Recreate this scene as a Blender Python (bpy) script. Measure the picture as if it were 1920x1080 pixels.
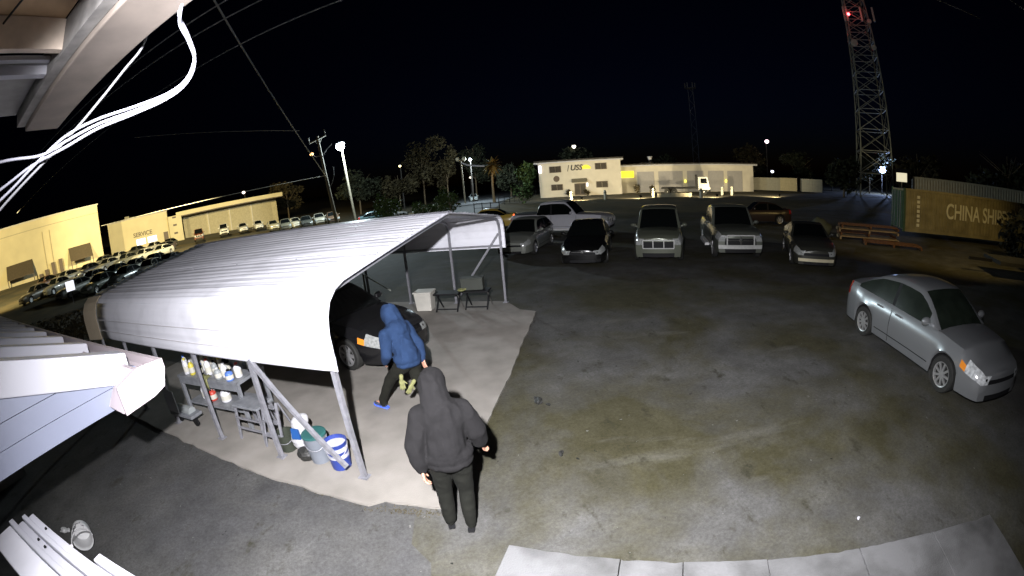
import bpy, bmesh, math, random
from mathutils import Vector, Matrix, noise
R = math.radians
random.seed(7)
S = bpy.context.scene
for o in list(bpy.data.objects): bpy.data.objects.remove(o)

# ------------------------------------------------------------------ camera (wide security-camera lens)
cd = bpy.data.cameras.new('camera'); cam = bpy.data.objects.new('camera', cd)
S.collection.objects.link(cam); S.camera = cam
right = Vector((0.9962, -0.0216, -0.0841)); up = Vector((0.0868, 0.2478, 0.9649)); fwd = Vector((0.0, 0.9686, -0.2487))
cam.matrix_world = Matrix(((right.x, up.x, -fwd.x, 0), (right.y, up.y, -fwd.y, 0), (right.z, up.z, -fwd.z, 3.3), (0, 0, 0, 1)))
cd.type = 'PANO'; cd.sensor_width = 36; cd.sensor_height = 20.25; cd.sensor_fit = 'HORIZONTAL'
FMM = 790.5 / 1920 * 36
def setp(k, v):
    if hasattr(cd, k): setattr(cd, k, v)
    else: setattr(cd.cycles, k, v)
setp('panorama_type', 'FISHEYE_LENS_POLYNOMIAL'); setp('fisheye_fov', R(179))
setp('fisheye_polynomial_k0', 0.0); setp('fisheye_polynomial_k1', -1 / FMM); setp('fisheye_polynomial_k2', 0.0)
setp('fisheye_polynomial_k3', -0.007 / FMM ** 3); setp('fisheye_polynomial_k4', 0.0)
cd.clip_start = 0.05; cd.clip_end = 3000

# ------------------------------------------------------------------ world, exposure
W = bpy.data.worlds.new('World'); S.world = W; W.use_nodes = True
nt = W.node_tree; bg = nt.nodes['Background']
sky = nt.nodes.new('ShaderNodeTexSky'); sky.sky_type = 'NISHITA'; sky.sun_disc = False
sky.sun_elevation = R(-4.0); sky.sun_rotation = R(20); sky.ozone_density = 4.0; sky.dust_density = 1.0
nt.links.new(sky.outputs[0], bg.inputs[0]); bg.inputs[1].default_value = 0.028
S.view_settings.view_transform = 'Standard'; S.view_settings.look = 'None'
S.view_settings.exposure = 0; S.view_settings.gamma = 1
S.render.engine = 'CYCLES'
S.cycles.use_denoising = True; S.cycles.max_bounces = 5; S.cycles.diffuse_bounces = 3
S.cycles.sample_clamp_indirect = 2.0; S.cycles.caustics_reflective = False; S.cycles.caustics_refractive = False

def lamp(name, kind, loc, watts, col, radius=0.1, aim=None, cone=None, blend=0.5):
    d = bpy.data.lights.new(name, kind); d.energy = watts; d.color = col; d.shadow_soft_size = radius
    o = bpy.data.objects.new(name, d); S.collection.objects.link(o); o.location = loc
    if aim: o.rotation_euler = (Vector(aim) - Vector(loc)).to_track_quat('-Z', 'Y').to_euler()
    if cone: d.spot_size = R(cone); d.spot_blend = blend
    return o
# the flood light beside the camera (its bulb hangs just outside the frame)
lamp('flood_light', 'SPOT', (-0.32, 0.0, 3.86), 6000, (0.97, 0.96, 1.0), 0.05, (-0.20, 4.15, 0.6), 151, 1.0)
# sodium street lamps outside the frame: over the dealer's lot and over the container yard
lamp('sodium_light', 'SPOT', (-40, 6, 13), 78000, (1.0, 0.82, 0.42), 0.3, (-70, 40, 5), 80, 0.5)
lamp('sodium_light', 'SPOT', (-30, 32, 14), 85000, (1.0, 0.82, 0.42), 0.3, (-62, 68, 4), 90, 0.5)
lamp('yard_light', 'SPOT', (17, 3.5, 8.5), 1900, (1.0, 0.70, 0.24), 0.2, (22, 15, 1.0), 75, 0.6)

# ------------------------------------------------------------------ materials
MATS = {}
def mat(name, col, rough=0.6, metal=0.0, var=0.12, scale=3.0, bump=0.0, bscale=40.0, emit=None, col2=None, spec=0.5, thr=None, coat=0.0):
    if name in MATS: return MATS[name]
    m = bpy.data.materials.new(name); m.use_nodes = True; n = m.node_tree; b = n.nodes['Principled BSDF']
    b.inputs['Roughness'].default_value = rough; b.inputs['Metallic'].default_value = metal
    b.inputs['Specular IOR Level'].default_value = spec
    if coat: b.inputs['Coat Weight'].default_value = coat; b.inputs['Coat Roughness'].default_value = 0.05
    tc = n.nodes.new('ShaderNodeTexCoord')
    if var or col2:
        t = n.nodes.new('ShaderNodeTexNoise'); t.inputs['Scale'].default_value = scale; t.inputs['Detail'].default_value = 6
        n.links.new(tc.outputs['Object'], t.inputs['Vector'])
        r = n.nodes.new('ShaderNodeValToRGB')
        lo = thr[0] if thr else 0.3; hi = thr[1] if thr else 0.7
        r.color_ramp.elements[0].position = lo; r.color_ramp.elements[1].position = hi
        c2 = col2 or tuple(min(1, c * (1 + var)) for c in col); c1 = col if col2 else tuple(c * (1 - var) for c in col)
        r.color_ramp.elements[0].color = (*c1, 1); r.color_ramp.elements[1].color = (*c2, 1)
        n.links.new(t.outputs['Fac'], r.inputs[0]); n.links.new(r.outputs[0], b.inputs['Base Color'])
    else: b.inputs['Base Color'].default_value = (*col, 1)
    if bump:
        t2 = n.nodes.new('ShaderNodeTexNoise'); t2.inputs['Scale'].default_value = bscale; t2.inputs['Detail'].default_value = 4
        n.links.new(tc.outputs['Object'], t2.inputs['Vector'])
        bp = n.nodes.new('ShaderNodeBump'); bp.inputs['Strength'].default_value = bump; bp.inputs['Distance'].default_value = 0.02
        n.links.new(t2.outputs['Fac'], bp.inputs['Height']); n.links.new(bp.outputs[0], b.inputs['Normal'])
    if emit: m.cycles.emission_sampling = 'NONE'
    if emit: b.inputs['Emission Color'].default_value = (*emit[0], 1); b.inputs['Emission Strength'].default_value = emit[1]
    MATS[name] = m; return m

def asphalt_mat(name='asphalt', dull=False):
    m = bpy.data.materials.new(name); m.use_nodes = True; n = m.node_tree; L = n.links.new; b = n.nodes['Principled BSDF']
    tc = n.nodes.new('ShaderNodeTexCoord')
    def nz(scale, det, sx=1, sy=1, rough=0.6, dist=0):
        mp = n.nodes.new('ShaderNodeMapping'); mp.inputs['Scale'].default_value = (sx, sy, 1)
        mp.inputs['Rotation'].default_value = (0, 0, R(-18))
        t = n.nodes.new('ShaderNodeTexNoise'); t.inputs['Scale'].default_value = scale; t.inputs['Detail'].default_value = det
        t.inputs['Roughness'].default_value = rough; t.inputs['Distortion'].default_value = dist
        L(tc.outputs['Object'], mp.inputs[0]); L(mp.outputs[0], t.inputs['Vector']); return t.outputs['Fac']
    def ramp(f, stops):
        r = n.nodes.new('ShaderNodeValToRGB'); e = r.color_ramp.elements
        while len(e) < len(stops): e.new(0.5)
        for x, (p, c) in zip(e, stops): x.position = p; x.color = (*c, 1) if len(c) == 3 else c
        L(f, r.inputs[0]); return r.outputs[0]
    def mix(f, a, bb, mode='MIX'):
        x = n.nodes.new('ShaderNodeMix'); x.data_type = 'RGBA'; x.blend_type = mode
        if isinstance(f, float): x.inputs[0].default_value = f
        else: L(f, x.inputs[0])
        for s, v in ((6, a), (7, bb)):
            if isinstance(v, tuple): x.inputs[s].default_value = (*v, 1)
            else: L(v, x.inputs[s])
        return x.outputs[2]
    grey = ramp(nz(1.1, 8, rough=0.7), [(0.34, (0.052, 0.051, 0.047)), (0.5, (0.074, 0.073, 0.069)), (0.66, (0.102, 0.101, 0.096))])
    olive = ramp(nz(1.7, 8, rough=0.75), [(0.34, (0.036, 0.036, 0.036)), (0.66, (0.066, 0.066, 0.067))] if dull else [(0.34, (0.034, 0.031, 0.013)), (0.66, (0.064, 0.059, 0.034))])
    c = mix(ramp(nz(0.38, 6, dist=0.3), [(0.40, (0, 0, 0)), (0.58, (1, 1, 1))]), olive, grey)
    c = mix(ramp(nz(0.45, 5, 0.4, 1.9), [(0.6, (0, 0, 0)), (0.72, (0.6, 0.6, 0.6))]), c, (0.125, 0.121, 0.105))
    c = mix(ramp(nz(2.1, 7, 1.3, 0.8, rough=0.7), [(0.58, (0, 0, 0)), (0.70, (0.9, 0.9, 0.9))]), c, (0.026, 0.0245, 0.014))
    c = mix(1.0, c, ramp(nz(22, 5, rough=0.85), [(0.32, (0.70, 0.70, 0.68)), (0.68, (1.30, 1.30, 1.32))]), 'MULTIPLY')
    c = mix(ramp(nz(9, 2), [(0.735, (0, 0, 0)), (0.75, (1, 1, 1))]), c, (0.13, 0.13, 0.12))
    c = mix(ramp(nz(7.0, 2, 1.1, 0.9), [(0.24, (1, 1, 1)), (0.27, (0, 0, 0))]), c, (0.012, 0.012, 0.010))
    L(c, b.inputs['Base Color'])
    b.inputs['Roughness'].default_value = 0.85; b.inputs['Specular IOR Level'].default_value = 0.25
    bp = n.nodes.new('ShaderNodeBump'); bp.inputs['Strength'].default_value = 0.45; bp.inputs['Distance'].default_value = 0.012
    L(nz(45, 5, rough=0.8), bp.inputs['Height']); L(bp.outputs[0], b.inputs['Normal'])
    return m
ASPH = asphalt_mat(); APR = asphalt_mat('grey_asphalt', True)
CONC = mat('concrete', (0.175, 0.162, 0.142), 0.85, var=0, col2=(0.27, 0.25, 0.225), scale=1.6, bump=0.25, bscale=60)
CONC2 = mat('pale_concrete', (0.05, 0.05, 0.048), 0.8, var=0, col2=(0.13, 0.13, 0.132), scale=2.6, bump=0.35, bscale=60, thr=(0.25, 0.62))
DIRT = mat('dirt_grass', (0.035, 0.034, 0.016), 0.95, var=0, col2=(0.10, 0.075, 0.03), scale=0.35, bump=0.5, bscale=6)
ROAD = mat('road_surface', (0.12, 0.125, 0.13), 0.8, var=0.15, scale=0.5)
ROOFW = mat('white_roof_metal', (0.68, 0.68, 0.73), 0.42, var=0, col2=(0.82, 0.82, 0.88), scale=1.6, bump=0.12, bscale=4, spec=0.4, thr=(0.28, 0.5))
ROOFIN = mat('roof_inside', (0.60, 0.58, 0.60), 0.5, var=0.08)
TINTM = mat('sodium_tint_trim', (0.60, 0.50, 0.36), 0.5, var=0.06)  # sodium light on the roof end, mixed into the colour
GALV = mat('galvanised_steel', (0.26, 0.26, 0.285), 0.45, 0.35, var=0.2, scale=12)
WHITEM = mat('white_metal', (0.52, 0.52, 0.57), 0.4, var=0.04)
SIDING = mat('blue_white_siding', (0.21, 0.23, 0.31), 0.45, var=0.06, scale=2)
GUTTER = mat('gutter_pink_white', (0.46, 0.40, 0.42), 0.5, var=0.05)
WOODB = mat('painted_beam', (0.17, 0.143, 0.122), 0.7, var=0.15, scale=6)
PLY = mat('plywood', (0.48, 0.33, 0.20), 0.75, var=0.25, scale=5)
LUMB = mat('rafter_lumber', (0.62, 0.52, 0.43), 0.75, var=0.2, scale=8)
GREYP = mat('grey_soffit', (0.30, 0.29, 0.28), 0.8, var=0.15, scale=10)
CABLEW = mat('white_cable', (0.24, 0.24, 0.28), 0.5, var=0.03)
WIRE = mat('overhead_wire', (0.75, 0.72, 0.66), 0.7, var=0)
POLEW = mat('pole_wood', (0.16, 0.14, 0.10), 0.85, var=0.25, scale=4)
BLACKP = mat('black_plastic', (0.010, 0.010, 0.011), 0.6, var=0, spec=0.25)
RUBBER = mat('tyre_rubber', (0.02, 0.02, 0.018), 0.8, var=0.2, scale=20)
RIM = mat('alloy_rim', (0.55, 0.55, 0.55), 0.35, 0.7, var=0.05)
BRIGHT = mat('bright_trim', (0.55, 0.55, 0.53), 0.35, 0.2, var=0.1, scale=10)
CHROME = mat('chrome', (0.75, 0.75, 0.75), 0.12, 1.0, var=0)
GLASS = mat('dark_car_glass', (0.004, 0.005, 0.005), 0.08, var=0, spec=0.5)
GLASSG = mat('green_tint_glass', (0.014, 0.019, 0.014), 0.12, var=0.35, scale=3, spec=0.6)
HEADL = mat('headlight_lens', (0.30, 0.31, 0.30), 0.15, var=0.3, scale=25, spec=0.8)
AMBER = mat('amber_lens', (0.85, 0.28, 0.03), 0.25, var=0)
REDL = mat('red_lens', (0.35, 0.015, 0.01), 0.25, var=0)
DARKGAP = mat('dark_cavity', (0.006, 0.006, 0.006), 0.9, var=0)
FOL = mat('foliage_green', (0.055, 0.095, 0.022), 0.8, var=0.4, scale=2)
FOLB = mat('foliage_brown', (0.042, 0.032, 0.010), 0.85, var=0.4, scale=1)
FOLD = mat('foliage_dark', (0.022, 0.026, 0.010), 0.85, var=0.4, scale=1)
BARK = mat('bark', (0.16, 0.12, 0.07), 0.9, var=0.3, scale=6)
def paint(name, col, rough=0.3, metal=0.3): return mat('paint_' + name, col, rough, metal, var=0.03, scale=1.0, coat=0.5)
def glow(name, col, s): return mat('glow_' + name, col, 0.5, var=0, emit=(col, s))

# ------------------------------------------------------------------ mesh builder
class MB:
    def __init__(s): s.v = []; s.f = []
    def add(s, vs, fs):
        k = len(s.v); s.v += [tuple(v) for v in vs]; s.f += [tuple(i + k for i in f) for f in fs]; return s
    def box(s, c, size, rot=None, taper=1.0):
        x, y, z = (d / 2 for d in size); vs = []
        for sz in (-1, 1):
            t = taper if sz > 0 else 1
            for sx, sy in ((-1, -1), (1, -1), (1, 1), (-1, 1)):
                p = Vector((sx * x * t, sy * y * t, sz * z))
                if rot is not None: p = rot @ p
                vs.append(p + Vector(c))
        return s.add(vs, [(3, 2, 1, 0), (4, 5, 6, 7), (0, 1, 5, 4), (1, 2, 6, 5), (2, 3, 7, 6), (3, 0, 4, 7)])
    def b2(s, lo, hi):
        return s.box([(a + b) / 2 for a, b in zip(lo, hi)], [abs(b - a) for a, b in zip(lo, hi)])
    def bar(s, a, b, w, h=None, upv=(0, 0, 1)):
        a, b = Vector(a), Vector(b); h = h or w; d = (b - a).normalized(); u = Vector(upv)
        if abs(d.dot(u)) > 0.98: u = Vector((1, 0, 0))
        x = d.cross(u).normalized(); y = x.cross(d).normalized()
        q = [x * w / 2 * i + y * h / 2 * j for i, j in ((-1, -1), (1, -1), (1, 1), (-1, 1))]
        return s.add([a + p for p in q] + [b + p for p in q], [(3, 2, 1, 0), (4, 5, 6, 7), (0, 1, 5, 4), (1, 2, 6, 5), (2, 3, 7, 6), (3, 0, 4, 7)])
    def tube(s, pts, r, n=8, cap=True):
        pts = [Vector(p) for p in pts]; rs = r if isinstance(r, (list, tuple)) else [r] * len(pts); vs = []; fs = []
        d0 = (pts[1] - pts[0]).normalized(); x = d0.cross(Vector((0, 0, 1)))
        if x.length < 0.05: x = d0.cross(Vector((1, 0, 0)))
        x.normalize()
        for i, p in enumerate(pts):
            d = (pts[min(i + 1, len(pts) - 1)] - pts[max(i - 1, 0)]).normalized()
            x = (x - d * x.dot(d)).normalized(); y = d.cross(x)
            vs += [p + (x * math.cos(2 * math.pi * k / n) + y * math.sin(2 * math.pi * k / n)) * rs[i] for k in range(n)]
        for i in range(len(pts) - 1):
            for k in range(n):
                fs.append((i * n + k, i * n + (k + 1) % n, (i + 1) * n + (k + 1) % n, (i + 1) * n + k))
        if cap: fs.append(tuple(reversed(range(n)))); fs.append(tuple(range((len(pts) - 1) * n, len(pts) * n)))
        return s.add(vs, fs)
    def lathe(s, prof, n=16, c=(0, 0, 0), rot=None):
        vs = []; fs = []; m = len(prof)
        for r, z in prof:
            for k in range(n):
                p = Vector((r * math.cos(2 * math.pi * k / n), r * math.sin(2 * math.pi * k / n), z))
                if rot is not None: p = rot @ p
                vs.append(p + Vector(c))
        for i in range(m - 1):
            for k in range(n): fs.append((i * n + k, i * n + (k + 1) % n, (i + 1) * n + (k + 1) % n, (i + 1) * n + k))
        if prof[0][0] > 1e-4: fs.append(tuple(reversed(range(n))))
        if prof[-1][0] > 1e-4: fs.append(tuple(range((m - 1) * n, m * n)))
        return s.add(vs, fs)
    def ball(s, c, r, n=12, m=8, rot=None):
        rr = r if isinstance(r, (list, tuple)) else (r, r, r); vs = []; fs = []
        for i in range(m + 1):
            a = math.pi * i / m
            for k in range(n):
                b = 2 * math.pi * k / n; p = Vector((rr[0] * math.sin(a) * math.cos(b), rr[1] * math.sin(a) * math.sin(b), -rr[2] * math.cos(a)))
                if rot is not None: p = rot @ p
                vs.append(p + Vector(c))
        for i in range(m):
            for k in range(n): fs.append((i * n + k, i * n + (k + 1) % n, (i + 1) * n + (k + 1) % n, (i + 1) * n + k))
        return s.add(vs, fs)
    def prism(s, pts, ext):
        pts = [Vector(p) for p in pts]; e = Vector(ext); n = len(pts)
        return s.add(pts + [p + e for p in pts], [tuple(reversed(range(n))), tuple(range(n, 2 * n))] + [(i, (i + 1) % n, (i + 1) % n + n, i + n) for i in range(n)])
    def mesh(s, name):
        me = bpy.data.meshes.new(name); me.from_pydata(s.v, [], s.f); me.validate(); me.update()
        bm = bmesh.new(); bm.from_mesh(me); bmesh.ops.recalc_face_normals(bm, faces=bm.faces); bm.to_mesh(me); bm.free()
        return me
    def build(s, name, m, parent=None, smooth=False, bevel=0.0, loc=None, rot=None):
        me = s.mesh(name); me.materials.append(m)
        o = bpy.data.objects.new(name, me); S.collection.objects.link(o); o.parent = parent
        if loc is not None: o.location = loc
        if rot is not None: o.rotation_euler = rot
        if smooth:
            me.polygons.foreach_set('use_smooth', [True] * len(me.polygons))
            if smooth != 'all': me.set_sharp_from_angle(angle=R(35))
        if bevel:
            bv = o.modifiers.new('edge', 'BEVEL'); bv.width = bevel; bv.segments = 2; bv.limit_method = 'ANGLE'
        return o
def tag(o, label=None, cat=None, group=None, kind=None):
    for k, v in (('label', label), ('category', cat), ('group', group), ('kind', kind)):
        if v: o[k] = v
    return o
def thing(name, label, cat, loc=(0, 0, 0), rz=0.0, group=None):
    o = bpy.data.objects.new(name, None); S.collection.objects.link(o); o.empty_display_size = 0.2
    o.location = loc; o.rotation_euler = (0, 0, rz); return tag(o, label, cat, group)
def copy_tree(o, parent=None):
    c = o.copy(); S.collection.objects.link(c); c.parent = parent
    for ch in list(o.children): copy_tree(ch, c)
    return c
def text(name, body, size, m, parent, loc, rot, ext=0.02, sx=1.0, shear=0.0, bold=0.0):
    cu = bpy.data.curves.new(name, 'FONT'); cu.body = body; cu.size = size; cu.extrude = ext; cu.align_x = 'CENTER'; cu.align_y = 'CENTER'
    cu.shear = shear; cu.offset = bold
    tmp = bpy.data.objects.new(name, cu); S.collection.objects.link(tmp)
    me = bpy.data.meshes.new_from_object(tmp.evaluated_get(bpy.context.evaluated_depsgraph_get())); bpy.data.objects.remove(tmp); me.materials.clear(); me.materials.append(m)
    o = bpy.data.objects.new(name, me); S.collection.objects.link(o); o.parent = parent; o.location = loc; o.rotation_euler = rot; o.scale = (sx, 1, 1); return o
def sp(x): return max(0.0, x) if abs(x) > 20 else math.log1p(math.exp(x / 3)) * 3
def tz(x, y): return 0.055 * sp(-x - 30) if y > -40 else 0.0

# ------------------------------------------------------------------ ground, lot, slab, walkway, road
def sheet(name, m, xs, ys, zf, kind='structure'):
    mb = MB(); n = len(xs)
    mb.v = [(x, y, zf(x, y)) for y in ys for x in xs]
    mb.f = [(j * n + i, j * n + i + 1, (j + 1) * n + i + 1, (j + 1) * n + i) for j in range(len(ys) - 1) for i in range(n - 1)]
    o = mb.build(name, m); o['kind'] = kind; return o
xs = [-900, -500, -300, -200, -150, -120, -100] + list(range(-90, 10, 5)) + [20, 40, 80, 150, 300, 600, 900]
ys = [-300, -100, -40, -20, 0, 10, 20, 30, 40, 50, 60, 80, 100, 150, 250, 500, 1200]
sheet('ground', DIRT, xs, ys, lambda x, y: tz(x, y) - 0.012)
def flat(name, m, poly, z, thick=0.0, kind='structure', parent=None, bevel=0.0):
    mb = MB()
    if thick: mb.prism([(x, y, z - thick) for x, y in poly], (0, 0, thick))
    else: mb.add([(x, y, z) for x, y in poly], [tuple(range(len(poly)))])
    o = mb.build(name, m, parent, bevel=bevel)
    if kind: o['kind'] = kind
    return o
flat('parking_lot', ASPH, [(-11, -6), (60, -6), (60, 10), (34, 33), (-2, 33), (-14, 24), (-14, 8)], 0.0)
def ragged(pts, step=0.14, amp=0.022, closed=True, keep=()):
    out = []; n = len(pts)
    for i in range(n):
        a, b = Vector((*pts[i], 0)), Vector((*pts[(i + 1) % n], 0)); k = max(1, int((b - a).length / step))
        for t in range(k):
            p = a.lerp(b, t / k); nn = Vector((-(b - a).y, (b - a).x, 0)).normalized()
            p += nn * (noise.noise(p * 3.1) * amp * 1.6 + noise.noise(p * 11) * amp * 0.6); out.append((p.x, p.y))
    return out
slab = ragged([(-9.6, 5.55), (-6.21, 4.64), (-3.84, 3.95), (-1.84, 3.44), (-1.66, 3.52), (-0.95, 3.42), (-0.64, 4.66), (-0.23, 6.42), (0.56, 10.19), (0.16, 10.45), (-0.2, 11.35), (-7.6, 13.3)])
flat('concrete_slab', CONC, slab, 0.03, 0.08)
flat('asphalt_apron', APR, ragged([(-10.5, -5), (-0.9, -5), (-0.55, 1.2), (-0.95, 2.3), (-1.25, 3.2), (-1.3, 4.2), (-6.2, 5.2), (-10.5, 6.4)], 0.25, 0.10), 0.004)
# walkway along the building: separate poured panels
wk = bpy.data.objects.new('walkway', None); S.collection.objects.link(wk); wk['kind'] = 'structure'
wd = Vector((0.9463, -0.3234)); wn = Vector((-0.3234, -0.9463)); w0 = Vector((-0.24, 2.74))
cuts = [0.0, 1.05, 1.62, 2.42, 3.42, 4.4, 5.38]
for i in range(6):
    a = w0 + wd * (cuts[i] + 0.004); b = w0 + wd * (cuts[i + 1] - 0.004); hgt = 0.125 - 0.006 * (i % 2)
    dep = 2.2; skew = Vector((-0.02, 0)) if i else Vector((0, 0))
    edge = []
    for q in range(25):
        e = a.lerp(b, q / 24); ch = (max(0, noise.noise(Vector((e.x * 6, e.y * 6, 1)))) * 0.03 + abs(noise.noise(Vector((e.x * 25, e.y * 25, 4)))) * 0.008) if 0 < q < 24 else 0.004
        e = e + wn * ch; edge.append((e.x, e.y))
    flat('concrete_panel', CONC2, edge + [((b + wn * dep).x, (b + wn * dep).y), ((a + wn * dep).x, (a + wn * dep).y)], hgt, 0.13, None, wk, 0.006)
flat('road', ROAD, [(-9.3, 44), (-9.3, 55.3), (-10.8, 100.8), (-10.6, 142), (-6, 260), (24, 260), (9.9, 141), (0.45, 80.5), (-1.5, 54), (-2.0, 44)], 0.008)

# ------------------------------------------------------------------ carport
CP = thing('carport', 'long white metal carport with rounded eaves on galvanised posts', 'carport', (-1.93, 3.87, 0), R(-14.18))
prof = [(0, 1.55), (0.0, 1.98), (0.035, 2.16), (0.11, 2.30), (0.24, 2.40), (0.42, 2.455), (3.8, 2.85)]
prof = prof + [(7.6 - w, z) for w, z in reversed(prof[:-1])]
arc = [0.0]
for a, b in zip(prof, prof[1:]): arc.append(arc[-1] + math.dist(a, b))
TOT = arc[-1]
def pat(t):
    for i in range(len(arc) - 1):
        if t <= arc[i + 1] + 1e-9:
            u = (t - arc[i]) / (arc[i + 1] - arc[i]); a, b = prof[i], prof[i + 1]
            nw, nz = -(b[1] - a[1]), (b[0] - a[0]); l = math.hypot(nw, nz)
            return (a[0] + (b[0] - a[0]) * u, a[1] + (b[1] - a[1]) * u, nw / l, nz / l)
bows_x = [-0.12, -1.58, -3.04, -4.5, -5.96, -7.42]
NP = 12; pw = TOT / NP; LEN = 7.75
for k in range(NP):
    t0, t1 = k * pw, (k + 1) * pw + (0.03 if k < NP - 1 else 0); mb = MB(); ts = []
    q = t0
    while q < t1 - 1e-6: ts.append(q); q += 0.03
    ts.append(t1); pts = []
    for t in ts:
        w, z, nw, nz = pat(min(t, TOT)); ph = (t % (pw / 4)) / (pw / 4)
        lift = 0.027 * max(0, 1 - abs(ph - 0.5) / 0.16) + (0.004 if k % 2 else 0)
        if z < 2.3: lift *= 0.35
        pts.append((w + nw * lift, z + nz * lift, nw, nz))
    x0, x1 = 0.0, (-LEN if not (k in (0,)) else -LEN + 0.6); n = len(pts); xx = [0, -0.06, -0.12, -0.18, -0.24, -0.30, -0.37, -0.45, -0.55] + [x0 + (x1 - x0) * i / 10 for i in range(1, 11)]
    vs = []
    for x in xx:
        for w, z, nw, nz in pts:
            dx = 0.012 * noise.noise(Vector((x * 1.3, w * 2, z * 2 + 5))) - (0.05 * math.exp(-((x + 0.28) / 0.13) ** 2 - ((z - 1.86) / 0.10) ** 2) + 0.04 * math.exp(-((x + 0.10) / 0.09) ** 2 - ((z - 1.68) / 0.08) ** 2) if w < 0.3 else 0)
            vs.append((x, w + nw * dx, z + nz * dx))
    for x in xx: vs += [(x, w - nw * 0.002, z - nz * 0.002) for w, z, nw, nz in pts]
    o0 = n * len(xx); fs = []
    for i in range(len(xx) - 1):
        for j in range(n - 1):
            a = i * n + j; fs.append((a, a + 1, a + n + 1, a + n))
    mb.add(vs[:o0], fs); o = mb.build('roof_panel', ROOFW, CP, smooth='all')
    so = o.modifiers.new('sheet', 'SOLIDIFY'); so.thickness = 0.004; so.offset = 0
for side in (0, 1):
    for w in (0.55, 1.4, 2.25, 3.1):
        mb = MB()
        for x in bows_x:
            for dw in (0.0, 0.23):
                ww = w + dw; z = 2.455 + (ww - 0.42) / 3.38 * 0.395 + 0.004; mb.lathe([(0.014, 0), (0.012, 0.01), (0, 0.013)], 6, (x, ww if side == 0 else 7.6 - ww, z))
        o = mb.build('roof_screws', GALV, CP); o['kind'] = 'stuff'
# seam laps low on the rounded side
for z in (1.72, 1.95):
    mb = MB(); mb.b2((-LEN + 0.65, -0.016, z), (-0.02, -0.004, z + 0.012)); mb.build('lap_seam', ROOFIN, CP)
# tan flap closing the rounded back corner, sodium light put into its colour
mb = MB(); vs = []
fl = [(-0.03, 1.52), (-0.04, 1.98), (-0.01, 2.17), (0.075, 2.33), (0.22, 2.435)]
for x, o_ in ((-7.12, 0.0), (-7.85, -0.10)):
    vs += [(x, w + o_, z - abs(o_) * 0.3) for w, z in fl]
mb.add(vs, [(j, j + 1, j + 6, j + 5) for j in range(4)]); o = mb.build('end_flap', TINTM, CP)
o.modifiers.new('sheet', 'SOLIDIFY').thickness = 0.012; o['label'] = 'metal flap, sodium light painted in as tan, at the back corner of the carport'
mb = MB(); mb.tube([(0.0 - 0.01, w, z) for w, z in [p[:2] for p in prof]], 0.012, 6); mb.build('front_trim', WHITEM, CP)
mb = MB(); mb.prism([(0, 3.62, 2.862), (0, 3.8, 2.886), (0, 3.98, 2.862), (0, 3.98, 2.858), (0, 3.8, 2.88), (0, 3.62, 2.858)], (-LEN, 0, 0)); mb.build('ridge_cap', WHITEM, CP)
bows = [-0.12, -1.58, -3.04, -4.5, -5.96, -7.42]
for i, x in enumerate(bows):
    for s_ in (0, 1):
        f = (lambda w: w) if s_ == 0 else (lambda w: 7.6 - w)
        mb = MB(); mb.bar((x, f(0.07), 0.03), (x, f(0.07), 2.05), 0.06, 0.06, (1, 0, 0)); mb.build('leg', GALV, CP)
        mb = MB(); mb.box((x, f(0.07), 0.036), (0.14, 0.12, 0.012)); mb.build('base_plate', GALV, CP)
        mb = MB(); pp = [(x, f(w), z) for w, z in ((0.07, 2.05), (0.10, 2.18), (0.19, 2.30), (0.34, 2.375), (0.52, 2.40))]
        for a, b in zip(pp, pp[1:]): mb.bar(a, b, 0.058, 0.058, (1, 0, 0))
        mb.bar((x, f(0.52), 2.40), (x, f(3.79), 2.785), 0.058, 0.058, (1, 0, 0)); mb.build('rafter', GALV, CP)
for w in (0.06, 7.54):
    mb = MB(); mb.bar((-0.12, w, 1.62), (-7.42, w, 1.62), 0.04, 0.05); mb.build('side_rail', GALV, CP)
mb = MB(); mb.bar((-1.50, 0.005, 1.58), (-0.30, 0.005, 0.20), 0.055, 0.055, (0, 1, 0)); mb.build('brace', GALV, CP)
mb = MB(); mb.bar((-0.16, 7.53, 1.95), (-1.45, 7.53, 0.25), 0.055, 0.055, (0, 1, 0)); mb.build('brace', GALV, CP)

# ------------------------------------------------------------------ low metal-roofed wing beside the camera
WG = thing('shed_wing', 'low wing with white ribbed metal roof and pale gutter beside the camera', 'shed', (-3.358, 2.729, -2.277), R(-14.18)); WG.scale = (1.69, 1.69, 1.69)
# local x: to the right along the gutter (0 at the gutter end, runs to -14), y: away from the building
sl = 0.306
def rz_(y): return 2.68 - (y + 0.05) * sl
mb = MB(); mb.prism([(-0.275, -0.06, rz_(-0.06) - 0.075), (-14, -0.06, rz_(-0.06) - 0.075), (-14, -6, rz_(-6) - 0.075), (-0.275, -6, rz_(-6) - 0.075)], (0, 0, -0.03)); mb.build('roof_sheet', SIDING, WG)
for k in range(15):
    x = -0.30 - 0.82 * k; mb = MB(); y0 = -0.10 if k else -0.09; hh = 0.10
    mb.prism([(x, y0, rz_(y0) - 0.071), (x, -6, rz_(-6) - 0.071), (x, -6, rz_(-6) - 0.071 + hh * 0.8), (x, y0, rz_(y0) - 0.071 + hh * 0.8)], (-0.16, 0, 0)); mb.build('roof_rib', WHITEM, WG, bevel=0.008)
mb = MB(); mb.prism([(-0.235, -0.14, rz_(-0.14) + 0.015), (-0.235, -6, rz_(-6) + 0.015), (-0.235, -6, rz_(-6) - 0.175), (-0.235, -0.14, rz_(-0.14) - 0.175)], (-0.035, 0, 0)); mb.build('rake_trim', WHITEM, WG, bevel=0.006)
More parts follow.
